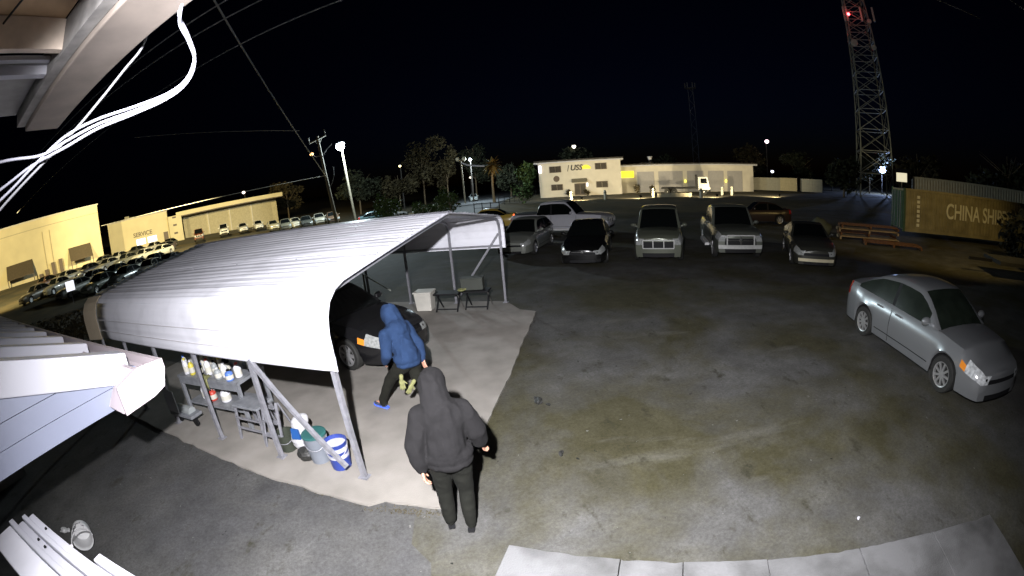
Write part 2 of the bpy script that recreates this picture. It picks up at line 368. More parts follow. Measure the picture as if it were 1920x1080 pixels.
for k in range(4):   # horizontal siding laps of the gable
    z0 = 2.435 + k * 0.125; z1 = z0 + 0.118
    y_a = -0.20; ya1 = min(-0.20, -0.05 - (z1 - 2.60) / sl)
    mb = MB(); yt = lambda z: min(-0.20, (2.56 - z) / sl - 0.06)
    if yt(z0) < -5: break
    mb.prism([(-0.255, yt(z0), z0), (-0.255, -6, z0), (-0.268, -6, z1), (-0.268, yt(z1), z1)], (-0.02, 0, 0)); mb.build('siding_board', SIDING, WG)
for k in range(4, 15):
    z0 = 2.435 + k * 0.125; z1 = z0 + 0.118; yy = (2.56 - z0) / sl - 0.06
    if yy < -5.5: break
    mb = MB(); mb.prism([(-0.255, yy, z0), (-0.255, -6, z0), (-0.268, -6, z1), (-0.268, (2.56 - z1) / sl - 0.06, z1)], (-0.02, 0, 0)); mb.build('siding_board', SIDING, WG)
mb = MB(); g = [(-0.16, 2.52), (-0.16, 2.66), (-0.150, 2.66), (-0.150, 2.53), (-0.035, 2.53), (-0.010, 2.60), (-0.010, 2.655), (0.02, 2.655), (0.02, 2.60), (-0.02, 2.51), (-0.10, 2.49)]
mb.prism([(-0.0, y, z) for y, z in g], (-14, 0, 0)); mb.build('gutter', GUTTER, WG)
mb = MB(); mb.prism([(0.004, y, z) for y, z in [(-0.33, 2.46), (-0.33, 2.62), (-0.16, 2.67), (0.02, 2.655), (0.022, 2.60), (-0.02, 2.50), (-0.11, 2.475)]], (-0.02, 0, 0)); mb.build('gutter_end', GUTTER, WG)
mb = MB(); mb.prism([(-0.02, -0.33, 2.47), (-0.27, -0.33, 2.47), (-0.27, -0.165, 2.66), (-0.02, -0.165, 2.66)], (0, -0.01, 0)); mb.build('fascia', GUTTER, WG)
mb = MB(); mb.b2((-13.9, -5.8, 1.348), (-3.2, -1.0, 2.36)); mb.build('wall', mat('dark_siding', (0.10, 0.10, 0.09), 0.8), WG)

# white stepped roof-edge trim below the camera on the left
TR = thing('roof_edge_trim', 'blurred white stepped metal roof edge with dark screws low beside the wall', 'roof edge', (-2.74, 0.82, 1.54), R(-4.5)); TR.scale = (1.6, 1.6, 1.6)
steps = [(0.0, 0.0, 0.045), (-0.047, 0.02, 0.03), (-0.08, -0.01, 0.05), (-0.132, 0.03, 0.035), (-0.17, 0.0, 0.16)]
for k, (y, z, wd_) in enumerate(steps):
    mb = MB(); mb.b2((-0.80 - 0.02 * k, y - wd_, z - 0.06), (0.9, y, z)); mb.build('trim_strip', WHITEM if k != 4 else ROOFW, TR, bevel=0.006)
for x, y in ((-0.55, -0.02), (-0.42, -0.105), (-0.52, -0.1)):
    mb = MB(); mb.lathe([(0.0, 0.012), (0.007, 0.009), (0.009, 0.0)], 8, (x, y, 0.0)); mb.build('screw', BLACKP, TR)
mb = MB(); mb.b2((-0.03, 0.006, -0.07), (0.9, 0.055, 0.012)); mb.build('end_piece', WHITEM, TR, bevel=0.006)
mb = MB(); mb.b2((-0.26, -0.045, 0.0005), (-0.245, 0.004, 0.006)); mb.build('seam', ROOFIN, TR)
mb = MB(); mb.b2((-0.75, -0.33, -0.96), (0.9, -0.02, -0.062)); mb.build('wall', SIDING, TR)

# ------------------------------------------------------------------ eave over the camera
EV = thing('roof_eave', 'wooden roof eave overhead with plywood soffit and taupe beam', 'eave', (-2.53, 1.48, 4.1), R(-13.6))
mb = MB(); mb.b2((0.0, -0.24, 0.0), (5.0, 0.0, 0.20)); mb.build('eave_beam', WOODB, EV, bevel=0.006)
mb = MB(); mb.b2((0.0, -0.30, 0.03), (5.0, -0.243, 0.19)); mb.build('inner_beam', mat('weathered_beam', (0.22, 0.21, 0.20), 0.8, var=0.3, scale=9), EV)
mb = MB(); mb.b2((-0.02, -0.02, 0.21), (5.0, 0.03, 0.27)); mb.build('drip_edge', GREYP, EV)
for k in range(6):
    mb = MB(); mb.b2((0.95 + 0.61 * k, -3.0, 0.05), (0.99 + 0.61 * k, -0.30, 0.19)); mb.build('rafter', LUMB, EV)
for k in range(5):
    mb = MB(); mb.b2((0.76 + 1.22 * k, -3.0, 0.195), (1.975 + 1.22 * k, -0.305, 0.21)); mb.build('plywood_sheet', PLY, EV)
mb = MB(); mb.b2((-0.02, -3.0, 0.11), (0.70, -0.305, 0.13)); mb.build('grey_soffit_panel', GREYP, EV)
mb = MB(); mb.tube([(0.0, -0.45, 0.03), (0.60, -0.34, 0.06)], 0.03, 8); mb.v = []; mb.f = []
mb.bar((0.715, -3.0, 0.07), (0.715, -0.29, 0.07), 0.05, 0.05); mb.build('white_trim', WHITEM, EV)
mb = MB(); mb.bar((0.775, -3.0, 0.10), (0.775, -0.29, 0.10), 0.04, 0.02); mb.build('white_trim', WHITEM, EV)
mb = MB(); mb.tube([(0.8, -0.75, 0.17), (0.95, -0.62, 0.15), (1.15, -0.56, 0.18), (1.4, -0.6, 0.185)], 0.006, 6); mb.build('soffit_wire', BLACKP, EV)

# cables hanging from the eave, one object per cable
def smooth_path(p, sub=6):
    p = [Vector(q) for q in p]; out = []
    for i in range(len(p) - 1):
        a, b, c, d = p[max(i - 1, 0)], p[i], p[i + 1], p[min(i + 2, len(p) - 1)]
        for k in range(sub):
            t = k / sub; out.append(0.5 * ((2 * b) + (c - a) * t + (2 * a - 5 * b + 4 * c - d) * t * t + (3 * b - a - 3 * c + d) * t ** 3))
    return out + [p[-1]]
cab = [(-1.03, 1.10, 4.13), (-1.06, 1.13, 4.07), (-1.09, 1.22, 4.03), (-1.11, 1.29, 3.96), (-1.17, 1.31, 3.89), (-1.27, 1.29, 3.85), (-1.42, 1.23, 3.832), (-1.58, 1.14, 3.82), (-1.71, 1.04, 3.785)]
ends = [[(-1.81, 0.96, 3.76), (-1.94, 0.81, 3.78), (-2.2, 0.6, 3.80)], [(-1.88, 0.94, 3.735), (-2.03, 0.84, 3.69), (-2.4, 0.6, 3.6)], [(-1.87, 0.93, 3.72), (-2.03, 0.84, 3.65), (-2.4, 0.6, 3.52)]]
for k, e in enumerate(ends):
    off = Vector(((0, 0, 0), (0.006, -0.006, -0.020), (-0.010, 0.004, 0.018))[k])
    pts = [Vector(q) + off * (0.5 + 0.5 * math.sin(i * 0.8 + k)) + off * 0.4 for i, q in enumerate(cab)] + [Vector(q) for q in e]
    mb = MB(); mb.tube(smooth_path(pts), 0.0062, 8)
    tag(mb.build('white_cable', CABLEW, smooth=True), ('white cable of the sagging bundle, its end leaving the frame highest', 'white cable of the sagging bundle, middle one where it fans out', 'white cable of the sagging bundle, lowest where it fans out')[k], 'cable', 'white cables hanging from the eave')
mb = MB(); mb.tube(smooth_path([(-1.36, 1.24, 4.16), (-1.42, 1.26, 4.11), (-1.5, 1.24, 4.05), (-1.61, 1.19, 3.95), (-1.73, 1.11, 3.84), (-1.85, 1.0, 3.74), (-2.3, 0.7, 3.5)]), 0.006, 8)
tag(mb.build('grey_cable', mat('grey_cable', (0.16, 0.16, 0.17), 0.6, var=0), smooth=True), 'single thin grey cable dropping from the eave beam behind the white bundle', 'cable')

# overhead wires
def wire(a, b, r, sag, label, m=WIRE):
    a, b = Vector(a), Vector(b); pts = [a.lerp(b, i / 16) - Vector((0, 0, sag * (1 - (2 * i / 16 - 1) ** 2))) for i in range(17)]
    mb = MB(); mb.tube(pts, r, 5); tag(mb.build('overhead_wire', m), label, 'wire', 'overhead wires')
def ext(a, b, k0, k1):
    a, b = Vector(a), Vector(b); d = b - a; return a - d * k0, b + d * k1
for a, b, l in (((-6.36, 8.53, 9), (-33.48, 13.77, 9), 'upper overhead wire running across the sky past the eave corner'),
                ((-5.69, 9.2, 9), (-27.66, 12.96, 9), 'middle overhead wire of three above the carport'),
                ((-3.92, 10.58, 9), (-27.95, 15.85, 9), 'lowest and brightest of three overhead wires above the carport')):
    a, b = ext(a, b, 0.8, 0.6); wire(a, b, 0.02, 0.0, l)
wire((-6.4, 4.0, 11.6), (-20.0, 45.7, 6.6), 0.04, 0.0, 'thick service drop wire slanting from the eave down to the utility pole')
wire((-19.9, 45.8, 6.6), (-45, 32, 6.3), 0.03, 0.2, 'pale wire leaving the utility pole towards the dealer building')
wire((-17.9, 35.7, 10.45), (-30, 26, 12.2), 0.025, 0.0, 'short faint level wire against the dark sky')

# ------------------------------------------------------------------ cars
def lerp(a, b, t): return a + (b - a) * t
def interp(x, tab):
    if x <= tab[0][0]: return tab[0][1]
    for (a, u), (b, v) in zip(tab, tab[1:]):
        if x <= b: return lerp(u, v, (x - a) / (b - a) if b > a else 0)
    return tab[-1][1]
def make_car(name, label, loc, head, col, L=4.5, Wd=1.75, H=1.45, wb=2.65, fo=0.85, wr=0.31, hood=0.92, belt=0.95, deck=1.0, zs=0.2, nose=0.70,
             xA=0.75, xB=0.12, xC=-0.95, xD=-1.65, tail=None, kind='sedan', glass=GLASS, group='parked cars', cat='car', grille=BLACKP, rough=0.3, metal=0.3,
             amber=False, spokes=7, headm=None, rimm=RIM, chromebar=False, bumper=None, tail_glow=None, crown=0.05, cross=False):
    P = paint(name + '_%d_%d_%d' % tuple(int(c * 255) for c in col), col, rough, metal)
    root = thing(name, label, cat, loc, R(head), group); hl = L / 2; xf = hl - fo; xr = xf - wb
    head_m = headm or HEADL
    st = []
    for o in (0, 0.03, 0.09, 0.2, 0.36, 0.47): st += [hl - o, -hl + o]
    for xc in (xf, xr):
        for k in range(-7, 8): st.append(xc + wr * 1.2 * math.sin(k / 7 * math.pi / 2))
    for x in (xA, xD, xB, xC, (xA + xB) / 2, -0.35): st.append(x)
    k = -hl + 0.5
    while k < hl - 0.4: st.append(k); k += 0.28
    st = sorted(set(round(x, 3) for x in st)); st = [x for i, x in enumerate(st) if i == 0 or x - st[i - 1] > 0.012]
    topt = [(-hl, deck - 0.10), (-hl + 0.08, deck - 0.02), (-hl + 0.3, deck), (xD, deck + 0.0), (xD + 0.25, belt + 0.03), (xA - 0.1, belt - 0.01), (xA + 0.12, hood), (lerp(xA, hl, 0.55), hood - 0.03 if kind != 'sedan' else hood - 0.06), (hl - 0.3, nose + 0.06), (hl - 0.08, nose), (hl, nose - 0.06)]
    wt = [(-hl, 0.80), (-hl + 0.05, 0.87), (-hl + 0.2, 0.93), (-hl + 0.5, 0.975), (xr, 1.0), (xf, 1.0), (hl - 0.5, 0.965), (hl - 0.25, 0.91), (hl - 0.08, 0.83), (hl, 0.76)] if kind == 'sedan' else \
         [(-hl, 0.90), (-hl + 0.06, 0.95), (-hl + 0.3, 0.99), (xr, 1.0), (xf, 1.0), (hl - 0.4, 0.975), (hl - 0.15, 0.93), (hl, 0.88)]
    Ra = wr * 1.17
    def low(x):
        z = zs
        for xc in (xf, xr):
            if abs(x - xc) < Ra: z = max(z, wr + math.sqrt(max(0, Ra * Ra - (x - xc) ** 2)) * 0.98)
        return z
    F = [0.0, 0.22, 0.45, 0.66, 0.84, 1.0]; YW = [0.955, 0.985, 1.0, 0.99, 0.955, 0.86]
    def sect(x):
        w = Wd / 2 * interp(x, wt); zt = interp(x, topt); zb = low(x); out = []
        for j in range(6):
            z = zs + (zt - zs) * F[j]; 
            if j < 5: z = max(z, zb + (zt - zb) * F[j] * 0.35) if zb > zs else z
            yy = YW[j] * w
            if j == 0: z = zb
            out.append((yy, z))
        out.append((w * 0.5, zt + crown * 0.75)); out.append((0.0, zt + crown)); return out
    G = {}
    def put(key, quad): G.setdefault(key, MB()).add(quad, [tuple(range(len(quad)))])
    secs = [sect(x) for x in st]
    for i in range(len(st) - 1):
        xm = (st[i] + st[i + 1]) / 2
        for j in range(7):
            if j >= 5 and xD + 0.05 < xm < xA - 0.05 and kind != 'pickup': continue
            for s_ in (1, -1):
                q = [(st[i], secs[i][j][0] * s_, secs[i][j][1]), (st[i + 1], secs[i + 1][j][0] * s_, secs[i + 1][j][1]), (st[i + 1], secs[i + 1][j + 1][0] * s_, secs[i + 1][j + 1][1]), (st[i], secs[i][j + 1][0] * s_, secs[i][j + 1][1])]
                key = 'body'
                if xm > hl - 0.5 and j in (3, 4) and (xm > hl - 0.36 or amber): key = (('amber', s_) if j == 3 else 'body') if (amber and xm < hl - 0.34) else ('headlight', s_)
                if xm < -hl + (0.2 if kind == 'sedan' else 0.12) and j in (3, 4): key = ('taillight', s_)
                put(key, q)
    # front and rear faces
    for end, bul in ((len(st) - 1, 0.07), (0, -0.05)):
        sc = secs[end]; T = [-1, -0.72, -0.4, 0, 0.4, 0.72, 1]; x0 = st[end]
        for j in range(7):
            for a, b in zip(T, T[1:]):
                q = [(x0 + bul * (1 - t * t), sc[jj][0] * t, sc[jj][1]) for t, jj in ((a, j), (b, j), (b, j + 1), (a, j + 1))]
                inner = abs(a + b) / 2 < 0.72; key = 'body'
                if end:
                    if j in (2, 3) and inner and kind != 'sedan': key = 'grille'
                    elif j == 3 and inner: key = 'grille'
                    elif j == 0 and inner: key = 'lower_grille'
                    elif j in (3, 4) and not inner: key = ('headlight', 1 if a + b > 0 else -1)
                    elif j in (1,) and bumper: key = 'bumper'
                else:
                    if j in (3, 4) and not inner: key = ('taillight', 1 if a + b > 0 else -1)
                put(key, q)
    # cabin
    rw = Wd / 2 * (0.70 if kind == 'sedan' else 0.78); bw = Wd / 2 * 0.925
    cs = sorted(set([xD, lerp(xD, xC, 0.12), lerp(xD, xC, 0.5), lerp(xD, xC, 0.88), xC, lerp(xC, xB, 0.1), lerp(xC, xB, 0.42), lerp(xC, xB, 0.50), lerp(xC, xB, 0.75), xB, lerp(xB, xA, 0.12), lerp(xB, xA, 0.35), lerp(xB, xA, 0.62), lerp(xB, xA, 0.88), xA]))
    def roofz(x):
        if x >= xB: t = (xA - x) / (xA - xB); return lerp(belt - 0.02, H, 1 - (1 - t) ** 1.35)
        if x <= xC: t = (x - xD) / (xC - xD); return lerp(max(deck, belt) - 0.02, H - 0.04, 1 - (1 - t) ** 1.4)
        t = (x - xC) / (xB - xC); return lerp(H - 0.04, H, t) + 0.045 * math.sin(math.pi * t)
    def csec(x):
        z1 = roofz(x); z0 = (belt if kind == 'pickup' else lerp(max(belt, deck - 0.02), belt, min(1, (x - xD) / (xA - xD) * 1.4))) - 0.01; z1 = max(z1, z0 + 0.006); h = z1 - z0; t = min(1, h / (H - belt))
        w0 = bw; w1 = lerp(bw * 0.985, rw, t)
        return [(w0, z0), (lerp(w0, w1, 0.45), z0 + h * 0.45), (lerp(w0, w1, 0.86), z0 + h * 0.84), (lerp(w0, w1, 1.0) - 0.015, z0 + h * 0.955), (w1 * 0.88, z1), (w1 * 0.5, z1 + 0.018 * t), (0, z1 + 0.024 * t)]
    sec2 = [csec(x) for x in cs]
    for i in range(len(cs) - 1):
        xm = (cs[i] + cs[i + 1]) / 2; fx = (xm - xC) / (xB - xC)
        for j in range(6):
            for s_ in (1, -1):
                q = [(cs[i], sec2[i][j][0] * s_, sec2[i][j][1]), (cs[i + 1], sec2[i + 1][j][0] * s_, sec2[i + 1][j][1]), (cs[i + 1], sec2[i + 1][j + 1][0] * s_, sec2[i + 1][j + 1][1]), (cs[i], sec2[i][j + 1][0] * s_, sec2[i][j + 1][1])]
                key = 'body'
                if xm > xB + 0.1 * (xA - xB) and j >= 4: key = 'windshield'
                elif xm < xC - 0.1 * (xC - xD) and j >= 4 : key = 'rear_window'
                elif j <= 1:
                    if xm > lerp(xB, xA, 0.7): key = 'body'
                    elif xm < lerp(xD, xC, 0.3): key = 'body'
                    elif 0.42 < fx < 0.5: key = ('pillar', s_)
                    else: key = ('side_window', s_, 0 if fx < 0.46 else 1)
                put(key, q)
    mm = {'body': P, 'windshield': glass, 'rear_window': glass, 'grille': grille, 'lower_grille': BLACKP, 'pillar': BLACKP, 'bumper': bumper or P}
    body = None
    for key in ['body'] + [k for k in G if k != 'body']:
        nm = key if isinstance(key, str) else key[0]
        m = mm.get(nm) or {'pillar': BLACKP, 'headlight': head_m, 'amber': AMBER, 'taillight': tail_glow or REDL, 'side_window': glass}[nm]
        bm = bmesh.new(); me = G[key].mesh(nm); bm.from_mesh(me); bmesh.ops.remove_doubles(bm, verts=bm.verts, dist=0.0008); bmesh.ops.recalc_face_normals(bm, faces=bm.faces); bm.to_mesh(me); bm.free()
        me.materials.append(m); me.polygons.foreach_set('use_smooth', [True] * len(me.polygons)); me.set_sharp_from_angle(angle=R(42))
        o = bpy.data.objects.new('turn_signal' if nm == 'amber' else nm, me); S.collection.objects.link(o); o.parent = root
    # underbody
    mb = MB(); mb.b2((-hl + 0.25, -Wd / 2 * 0.78, zs + 0.02), (hl - 0.25, Wd / 2 * 0.78, nose - 0.10)); mb.build('underbody', DARKGAP, root)
    if kind == 'pickup':
        mb = MB(); mb.b2((-hl + 0.12, -Wd / 2 + 0.14, deck + crown + 0.004), (xD - 0.06, Wd / 2 - 0.14, deck + crown + 0.012)); mb.build('bed_cover', BLACKP, root)
        mb = MB(); mb.b2((-0.9, -Wd / 2 - 0.16, zs - 0.04), (0.9, -Wd / 2 + 0.02, zs + 0.07)); mb.build('side_step', mat('step_reflection', (0.85, 0.85, 0.85), 0.4, var=0), root)  # white colour imitates the bright reflection on a chrome step
    # wheels
    for xc in (xf, xr):
        for s_ in (1, -1):
            wh = bpy.data.objects.new('wheel', None); S.collection.objects.link(wh); wh.parent = root; wh.location = (xc, s_ * (Wd / 2 - 0.115), wr); wh.empty_display_size = 0.1
            rot = Matrix.Rotation(R(-90 * s_), 3, 'X')
            mb = MB(); mb.lathe([(wr * 0.66, -0.09), (wr * 0.93, -0.1), (wr, -0.075), (wr, 0.075), (wr * 0.94, 0.10), (wr * 0.68, 0.095), (wr * 0.66, 0.05)], 24, rot=rot); mb.build('tyre', RUBBER, wh, smooth=True)
            mb = MB(); mb.lathe([(wr * 0.69, 0.03), (wr * 0.69, 0.098), (wr * 0.63, 0.092), (wr * 0.60, 0.05), (wr * 0.60, 0.03)], 24, rot=rot)
            for k in range(spokes):
                a = 2 * math.pi * k / spokes; p0 = rot @ Vector((0.03 * math.cos(a), 0.03 * math.sin(a), 0.075)); p1 = rot @ Vector((wr * 0.63 * math.cos(a), wr * 0.63 * math.sin(a), 0.078))
                mb.bar(p0, p1, wr * (0.2 if spokes < 8 else 0.12), 0.03, rot @ Vector((0, 0, 1)))
            mb.lathe([(wr * 0.2, 0.04), (wr * 0.2, 0.088), (0.0, 0.095)], 12, rot=rot); mb.build('rim', rimm, wh, smooth=True)
            mb = MB(); mb.lathe([(wr * 0.60, 0.02), (0.0, 0.02)], 16, rot=rot); mb.build('brake_disc', DARKGAP, wh)
    for s_ in (1, -1):
        mb = MB(); mb.ball((hl - 0.10, s_ * Wd / 2 * 0.72, lerp(zs, nose, 0.74)), (0.075, 0.055, 0.05), 10, 8); mb.build('headlight_bulb', CHROME, root, smooth='all')
        mb = MB(); mb.ball((hl - 0.02, s_ * Wd / 2 * 0.60, lerp(zs, nose, 0.74)), (0.05, 0.05, 0.045), 10, 8); mb.build('headlight_bulb', CHROME, root, smooth='all')
    if kind != 'sedan' and not cross:
        gz0, gz1, gy = lerp(zs, nose, 0.44), lerp(zs, nose, 0.85), Wd / 2 * 0.6; mb = MB()
        for a, b in (((-gy, gz0), (gy, gz0)), ((-gy, gz1), (gy, gz1)), ((-gy, gz0), (-gy, gz1)), ((gy, gz0), (gy, gz1)), ((-gy * 0.35, gz0), (-gy * 0.35, gz1)), ((gy * 0.35, gz0), (gy * 0.35, gz1))): mb.bar((hl + 0.075, *a), (hl + 0.075, *b), 0.03, 0.03)
        mb.build('grille_frame', BRIGHT, root)
    # mirrors, handles, seams
    for s_ in (1, -1):
        mb = MB(); mb.ball((xA - 0.24, s_ * (Wd / 2 + 0.07), belt + 0.09), (0.075, 0.115, 0.075), 10, 8); mb.bar((xA - 0.22, s_ * (Wd / 2 - 0.08), belt + 0.04), (xA - 0.22, s_ * (Wd / 2 + 0.04), belt + 0.07), 0.06, 0.04); mb.build('mirror', P, root, smooth=True)
        for dx in (lerp(xC, xB, 0.5) + 0.12, xC + 0.02):
            mb = MB(); mb.b2((dx, s_ * Wd / 2 * 0.965, belt - 0.135), (dx + 0.2, s_ * (Wd / 2 * 0.985 + 0.012), belt - 0.105)); mb.build('door_handle', P if not chromebar else CHROME, root)
        for dx in (xA + 0.02, lerp(xC, xB, 0.46), xC - 0.22):
            mb = MB(); zz = [zs + 0.04, zs + 0.2, lerp(zs, belt, 0.5), lerp(zs, belt, 0.68), belt - 0.05]; yy = [0.965, 0.985, 1.0, 0.99, 0.955]
            if low(dx) > zs: continue
            pts = [(dx, s_ * (Wd / 2 * y + 0.0015), z) for y, z in zip(yy, zz)]
            for a, b in zip(pts, pts[1:]): mb.bar(a, b, 0.012, 0.004, (0, s_, 0))
            mb.build('door_seam', BLACKP, root)
        mb = MB(); mb.b2((xr + Ra + 0.08, s_ * (Wd / 2 * 0.985) - 0.004, zs + 0.15), (xf - Ra - 0.08, s_ * (Wd / 2 * 0.985) + 0.006, zs + 0.165)); mb.build('sill_trim', BLACKP, root)
    if chromebar:
        mb = MB(); mb.bar((hl + 0.07, -Wd * 0.22, lerp(zs, nose, 0.78)), (hl + 0.07, Wd * 0.22, lerp(zs, nose, 0.78)), 0.025, 0.02); mb.build('grille_bar', CHROME, root)
        mb = MB(); mb.lathe([(0.055, 0), (0.05, 0.012), (0, 0.014)], 12, (hl + 0.08, 0, lerp(zs, nose, 0.78)), Matrix.Rotation(R(90), 3, 'Y')); mb.build('badge', CHROME, root)
    if cross:
        mb = MB(); zc = lerp(zs, nose, 0.66); mb.bar((hl + 0.068, -Wd * 0.26, zc), (hl + 0.068, Wd * 0.26, zc), 0.05, 0.02); mb.bar((hl + 0.075, 0, zc - 0.16), (hl + 0.075, 0, zc + 0.17), 0.05, 0.02); mb.build('grille_bar', CHROME, root)
        mb = MB(); gy = Wd * 0.27; mb.bar((hl + 0.07, -gy, zc + 0.19), (hl + 0.07, gy, zc + 0.19), 0.05, 0.04); mb.bar((hl + 0.07, -gy, zc - 0.19), (hl + 0.07, gy, zc - 0.19), 0.06, 0.04); mb.bar((hl + 0.06, -gy, zc - 0.19), (hl + 0.06, -gy, zc + 0.19), 0.05, 0.04); mb.bar((hl + 0.06, gy, zc - 0.19), (hl + 0.06, gy, zc + 0.19), 0.05, 0.04); mb.build('grille_frame', BRIGHT, root)
        mb = MB(); mb.lathe([(0.075, 0), (0.07, 0.015), (0, 0.018)], 12, (hl + 0.085, 0, zc), Matrix.Rotation(R(90), 3, 'Y')); mb.build('badge', CHROME, root)
    if kind != 'sedan':
        for s_ in (1, -1):
            mb = MB(); mb.ball((hl - 0.01, s_ * Wd * 0.36, zs + 0.14), (0.03, 0.06, 0.045), 10, 6); mb.build('fog_lamp', HEADL, root, smooth=True)
    return root

SILV = (0.26, 0.27, 0.28)
make_car('silver_sedan', 'silver four-door sedan parked alone at the edge of the lot', (7.95, 4.72, 0), -101, SILV, L=4.5, Wd=1.72, H=1.45, wb=2.72, fo=0.86, wr=0.315, hood=0.93, belt=0.95, deck=1.03, nose=0.68, xA=1.02, xB=0.22, xC=-0.9, xD=-1.78, glass=GLASSG, amber=True, spokes=9, group=None, rough=0.30, metal=0.45, headm=mat('bright_headlight', (0.55, 0.57, 0.58), 0.12, var=0.4, scale=18, spec=0.8))
make_car('black_sedan', 'black sedan parked under the white carport behind the blue hoodie', (-4.18, 8.68, 0.03), -28, (0.008, 0.008, 0.009), L=4.6, Wd=1.76, H=1.43, wb=2.7, fo=0.9, wr=0.33, hood=0.93, belt=0.95, deck=1.02, nose=0.72, xA=0.95, xB=0.15, xC=-0.95, xD=-1.8, amber=True, spokes=7, group=None, rough=0.2, metal=0.0)
grp = 'vehicles parked in the row facing the camera'
make_car('silver_hatchback', 'dusty silver compact beside the far carport corner, behind the end post', (0.9, 20.0, 0), -112, (0.24, 0.25, 0.22), L=4.2, Wd=1.74, H=1.5, xD=-1.95, xC=-1.4, deck=1.02, group=grp)
make_car('dark_sedan', 'black sedan with chrome badge parked between silver compact and silver SUV', (3.35, 17.2, 0), -107, (0.006, 0.006, 0.006), L=4.8, Wd=1.8, H=1.47, group=grp, chromebar=True, rough=0.25, metal=0.0)
make_car('silver_suv', 'grey silver SUV with wide dark grille in the parked row', (6.35, 16.7, 0), -112, (0.135, 0.145, 0.11), L=4.9, Wd=1.92, H=1.92, wb=2.95, fo=0.9, wr=0.39, hood=1.18, belt=1.2, deck=1.22, nose=1.02, zs=0.28, xA=1.2, xB=0.62, xC=-1.9, xD=-2.4, kind='suv', group=grp, cat='suv')
make_car('silver_pickup_truck', 'silver pickup truck with crossbar grille, front facing the camera', (9.55, 16.4, 0), -110, (0.14, 0.15, 0.125), L=5.6, Wd=2.0, H=1.92, wb=3.5, fo=0.98, wr=0.4, hood=1.2, belt=1.22, deck=1.2, nose=1.06, zs=0.36, xA=1.2, xB=0.5, xC=-0.75, xD=-1.0, kind='pickup', group=grp, cat='pickup truck', cross=True, bumper=BRIGHT)
make_car('dark_coupe', 'dark low coupe with sodium light painted pale gold on its front at the end of the row', (11.9, 13.6, 0), -122, (0.055, 0.055, 0.045), L=4.7, Wd=1.85, H=1.38, wb=2.72, fo=0.95, wr=0.34, hood=0.95, belt=0.96, deck=1.05, nose=0.74, xA=0.7, xB=-0.1, xC=-0.85, xD=-1.7, group=grp, bumper=mat('sodium_tint_bumper', (0.62, 0.56, 0.38), 0.4, 0.2), headm=HEADL, spokes=5)  # bumper colour holds the golden sodium light falling on the nose
make_car('white_pickup_truck', 'white crew cab pickup parked side-on behind the parked row', (3.3, 24.6, 0), -28, (0.58, 0.58, 0.63), L=5.9, Wd=2.0, H=1.95, wb=3.65, fo=1.0, wr=0.41, hood=1.22, belt=1.24, deck=1.26, nose=1.08, zs=0.4, xA=1.15, xB=0.45, xC=-1.0, xD=-1.25, kind='pickup', group='vehicles behind the parked row', cat='pickup truck', rough=0.35, metal=0.0)
make_car('yellow_sedan', 'yellow sedan with lit red tail lamp behind the carport gable', (-1.5, 31.0, 0), 172, (0.75, 0.52, 0.10), L=4.7, Wd=1.8, H=1.43, group='vehicles behind the parked row', tail_glow=glow('tail_red', (1.0, 0.13, 0.03), 5), metal=0.0)
make_car('brown_car', 'dull dark brown car behind the silver pickup at the far side', (16.8, 24.5, 0), 160, (0.03, 0.018, 0.014), L=4.4, Wd=1.75, H=1.42, group='vehicles behind the parked row', metal=0.0)

# lot of the dealer on the left, far away and lit by sodium lamps
lot_specs = [
    (-57, 47, 40, (0.30, 0.30, 0.27), 'grey'), (-53.8, 47, 40, (0.04, 0.05, 0.04), 'black'), (-51, 48, 40, (0.35, 0.34, 0.28), 'pale'), (-48.3, 49, 40, (0.05, 0.06, 0.04), 'dark green'),
    (-63.5, 58, 40, (0.10, 0.06, 0.04), 'maroon'), (-60.5, 57, 40, (0.28, 0.27, 0.22), 'beige'), (-57.4, 59, 40, (0.05, 0.05, 0.05), 'charcoal'), (-54.6, 60, 40, (0.25, 0.25, 0.22), 'silver'), (-52, 61, 40, (0.10, 0.10, 0.08), 'dark grey'), (-49.5, 62, 40, (0.33, 0.33, 0.3), 'light grey'), (-47, 63, 40, (0.45, 0.44, 0.38), 'off-white'),
    (-50.5, 74, 35, (0.06, 0.06, 0.05), 'dull black'), (-48, 75, 35, (0.5, 0.48, 0.4), 'cream'), (-45.8, 76, 35, (0.09, 0.09, 0.07), 'brown'),
    (-59.6, 43, 40, (0.20, 0.20, 0.17), 'dusty grey'), (-56.0, 41, 40, (0.07, 0.08, 0.06), 'olive'), (-52.4, 41.5, 40, (0.12, 0.13, 0.12), 'slate'), (-49.0, 43, 40, (0.32, 0.31, 0.26), 'sand coloured'), (-46.2, 45, 40, (0.10, 0.10, 0.09), 'dark slate'), (-65.0, 49, 40, (0.10, 0.09, 0.07), 'muddy brown'), (-62.0, 50, 40, (0.26, 0.25, 0.2), 'stone coloured'),
    (-55.2, 68, 40, (0.07, 0.07, 0.06), 'soot black'), (-53.0, 69, 40, (0.3, 0.3, 0.26), 'ash grey'), (-46.5, 69, 40, (0.08, 0.07, 0.06), 'umber')]
ordw = ['nearest row, one', '', '']
for i, (az, D, hd, c, cw) in enumerate(lot_specs):
    x, y = D * math.sin(R(az)), D * math.cos(R(az))
    row = 'in the second row' if i < 4 else 'in the middle row' if i < 11 else 'by the service wall' if i < 14 or i > 20 else 'in the nearest row'
    make_car('lot_sedan', '%s sedan %s of the sodium-lit dealer lot' % (cw, row), (x, y, tz(x, y)), -40 - hd + random.uniform(-4, 4), c, group='cars on the dealer lot', metal=0.1)
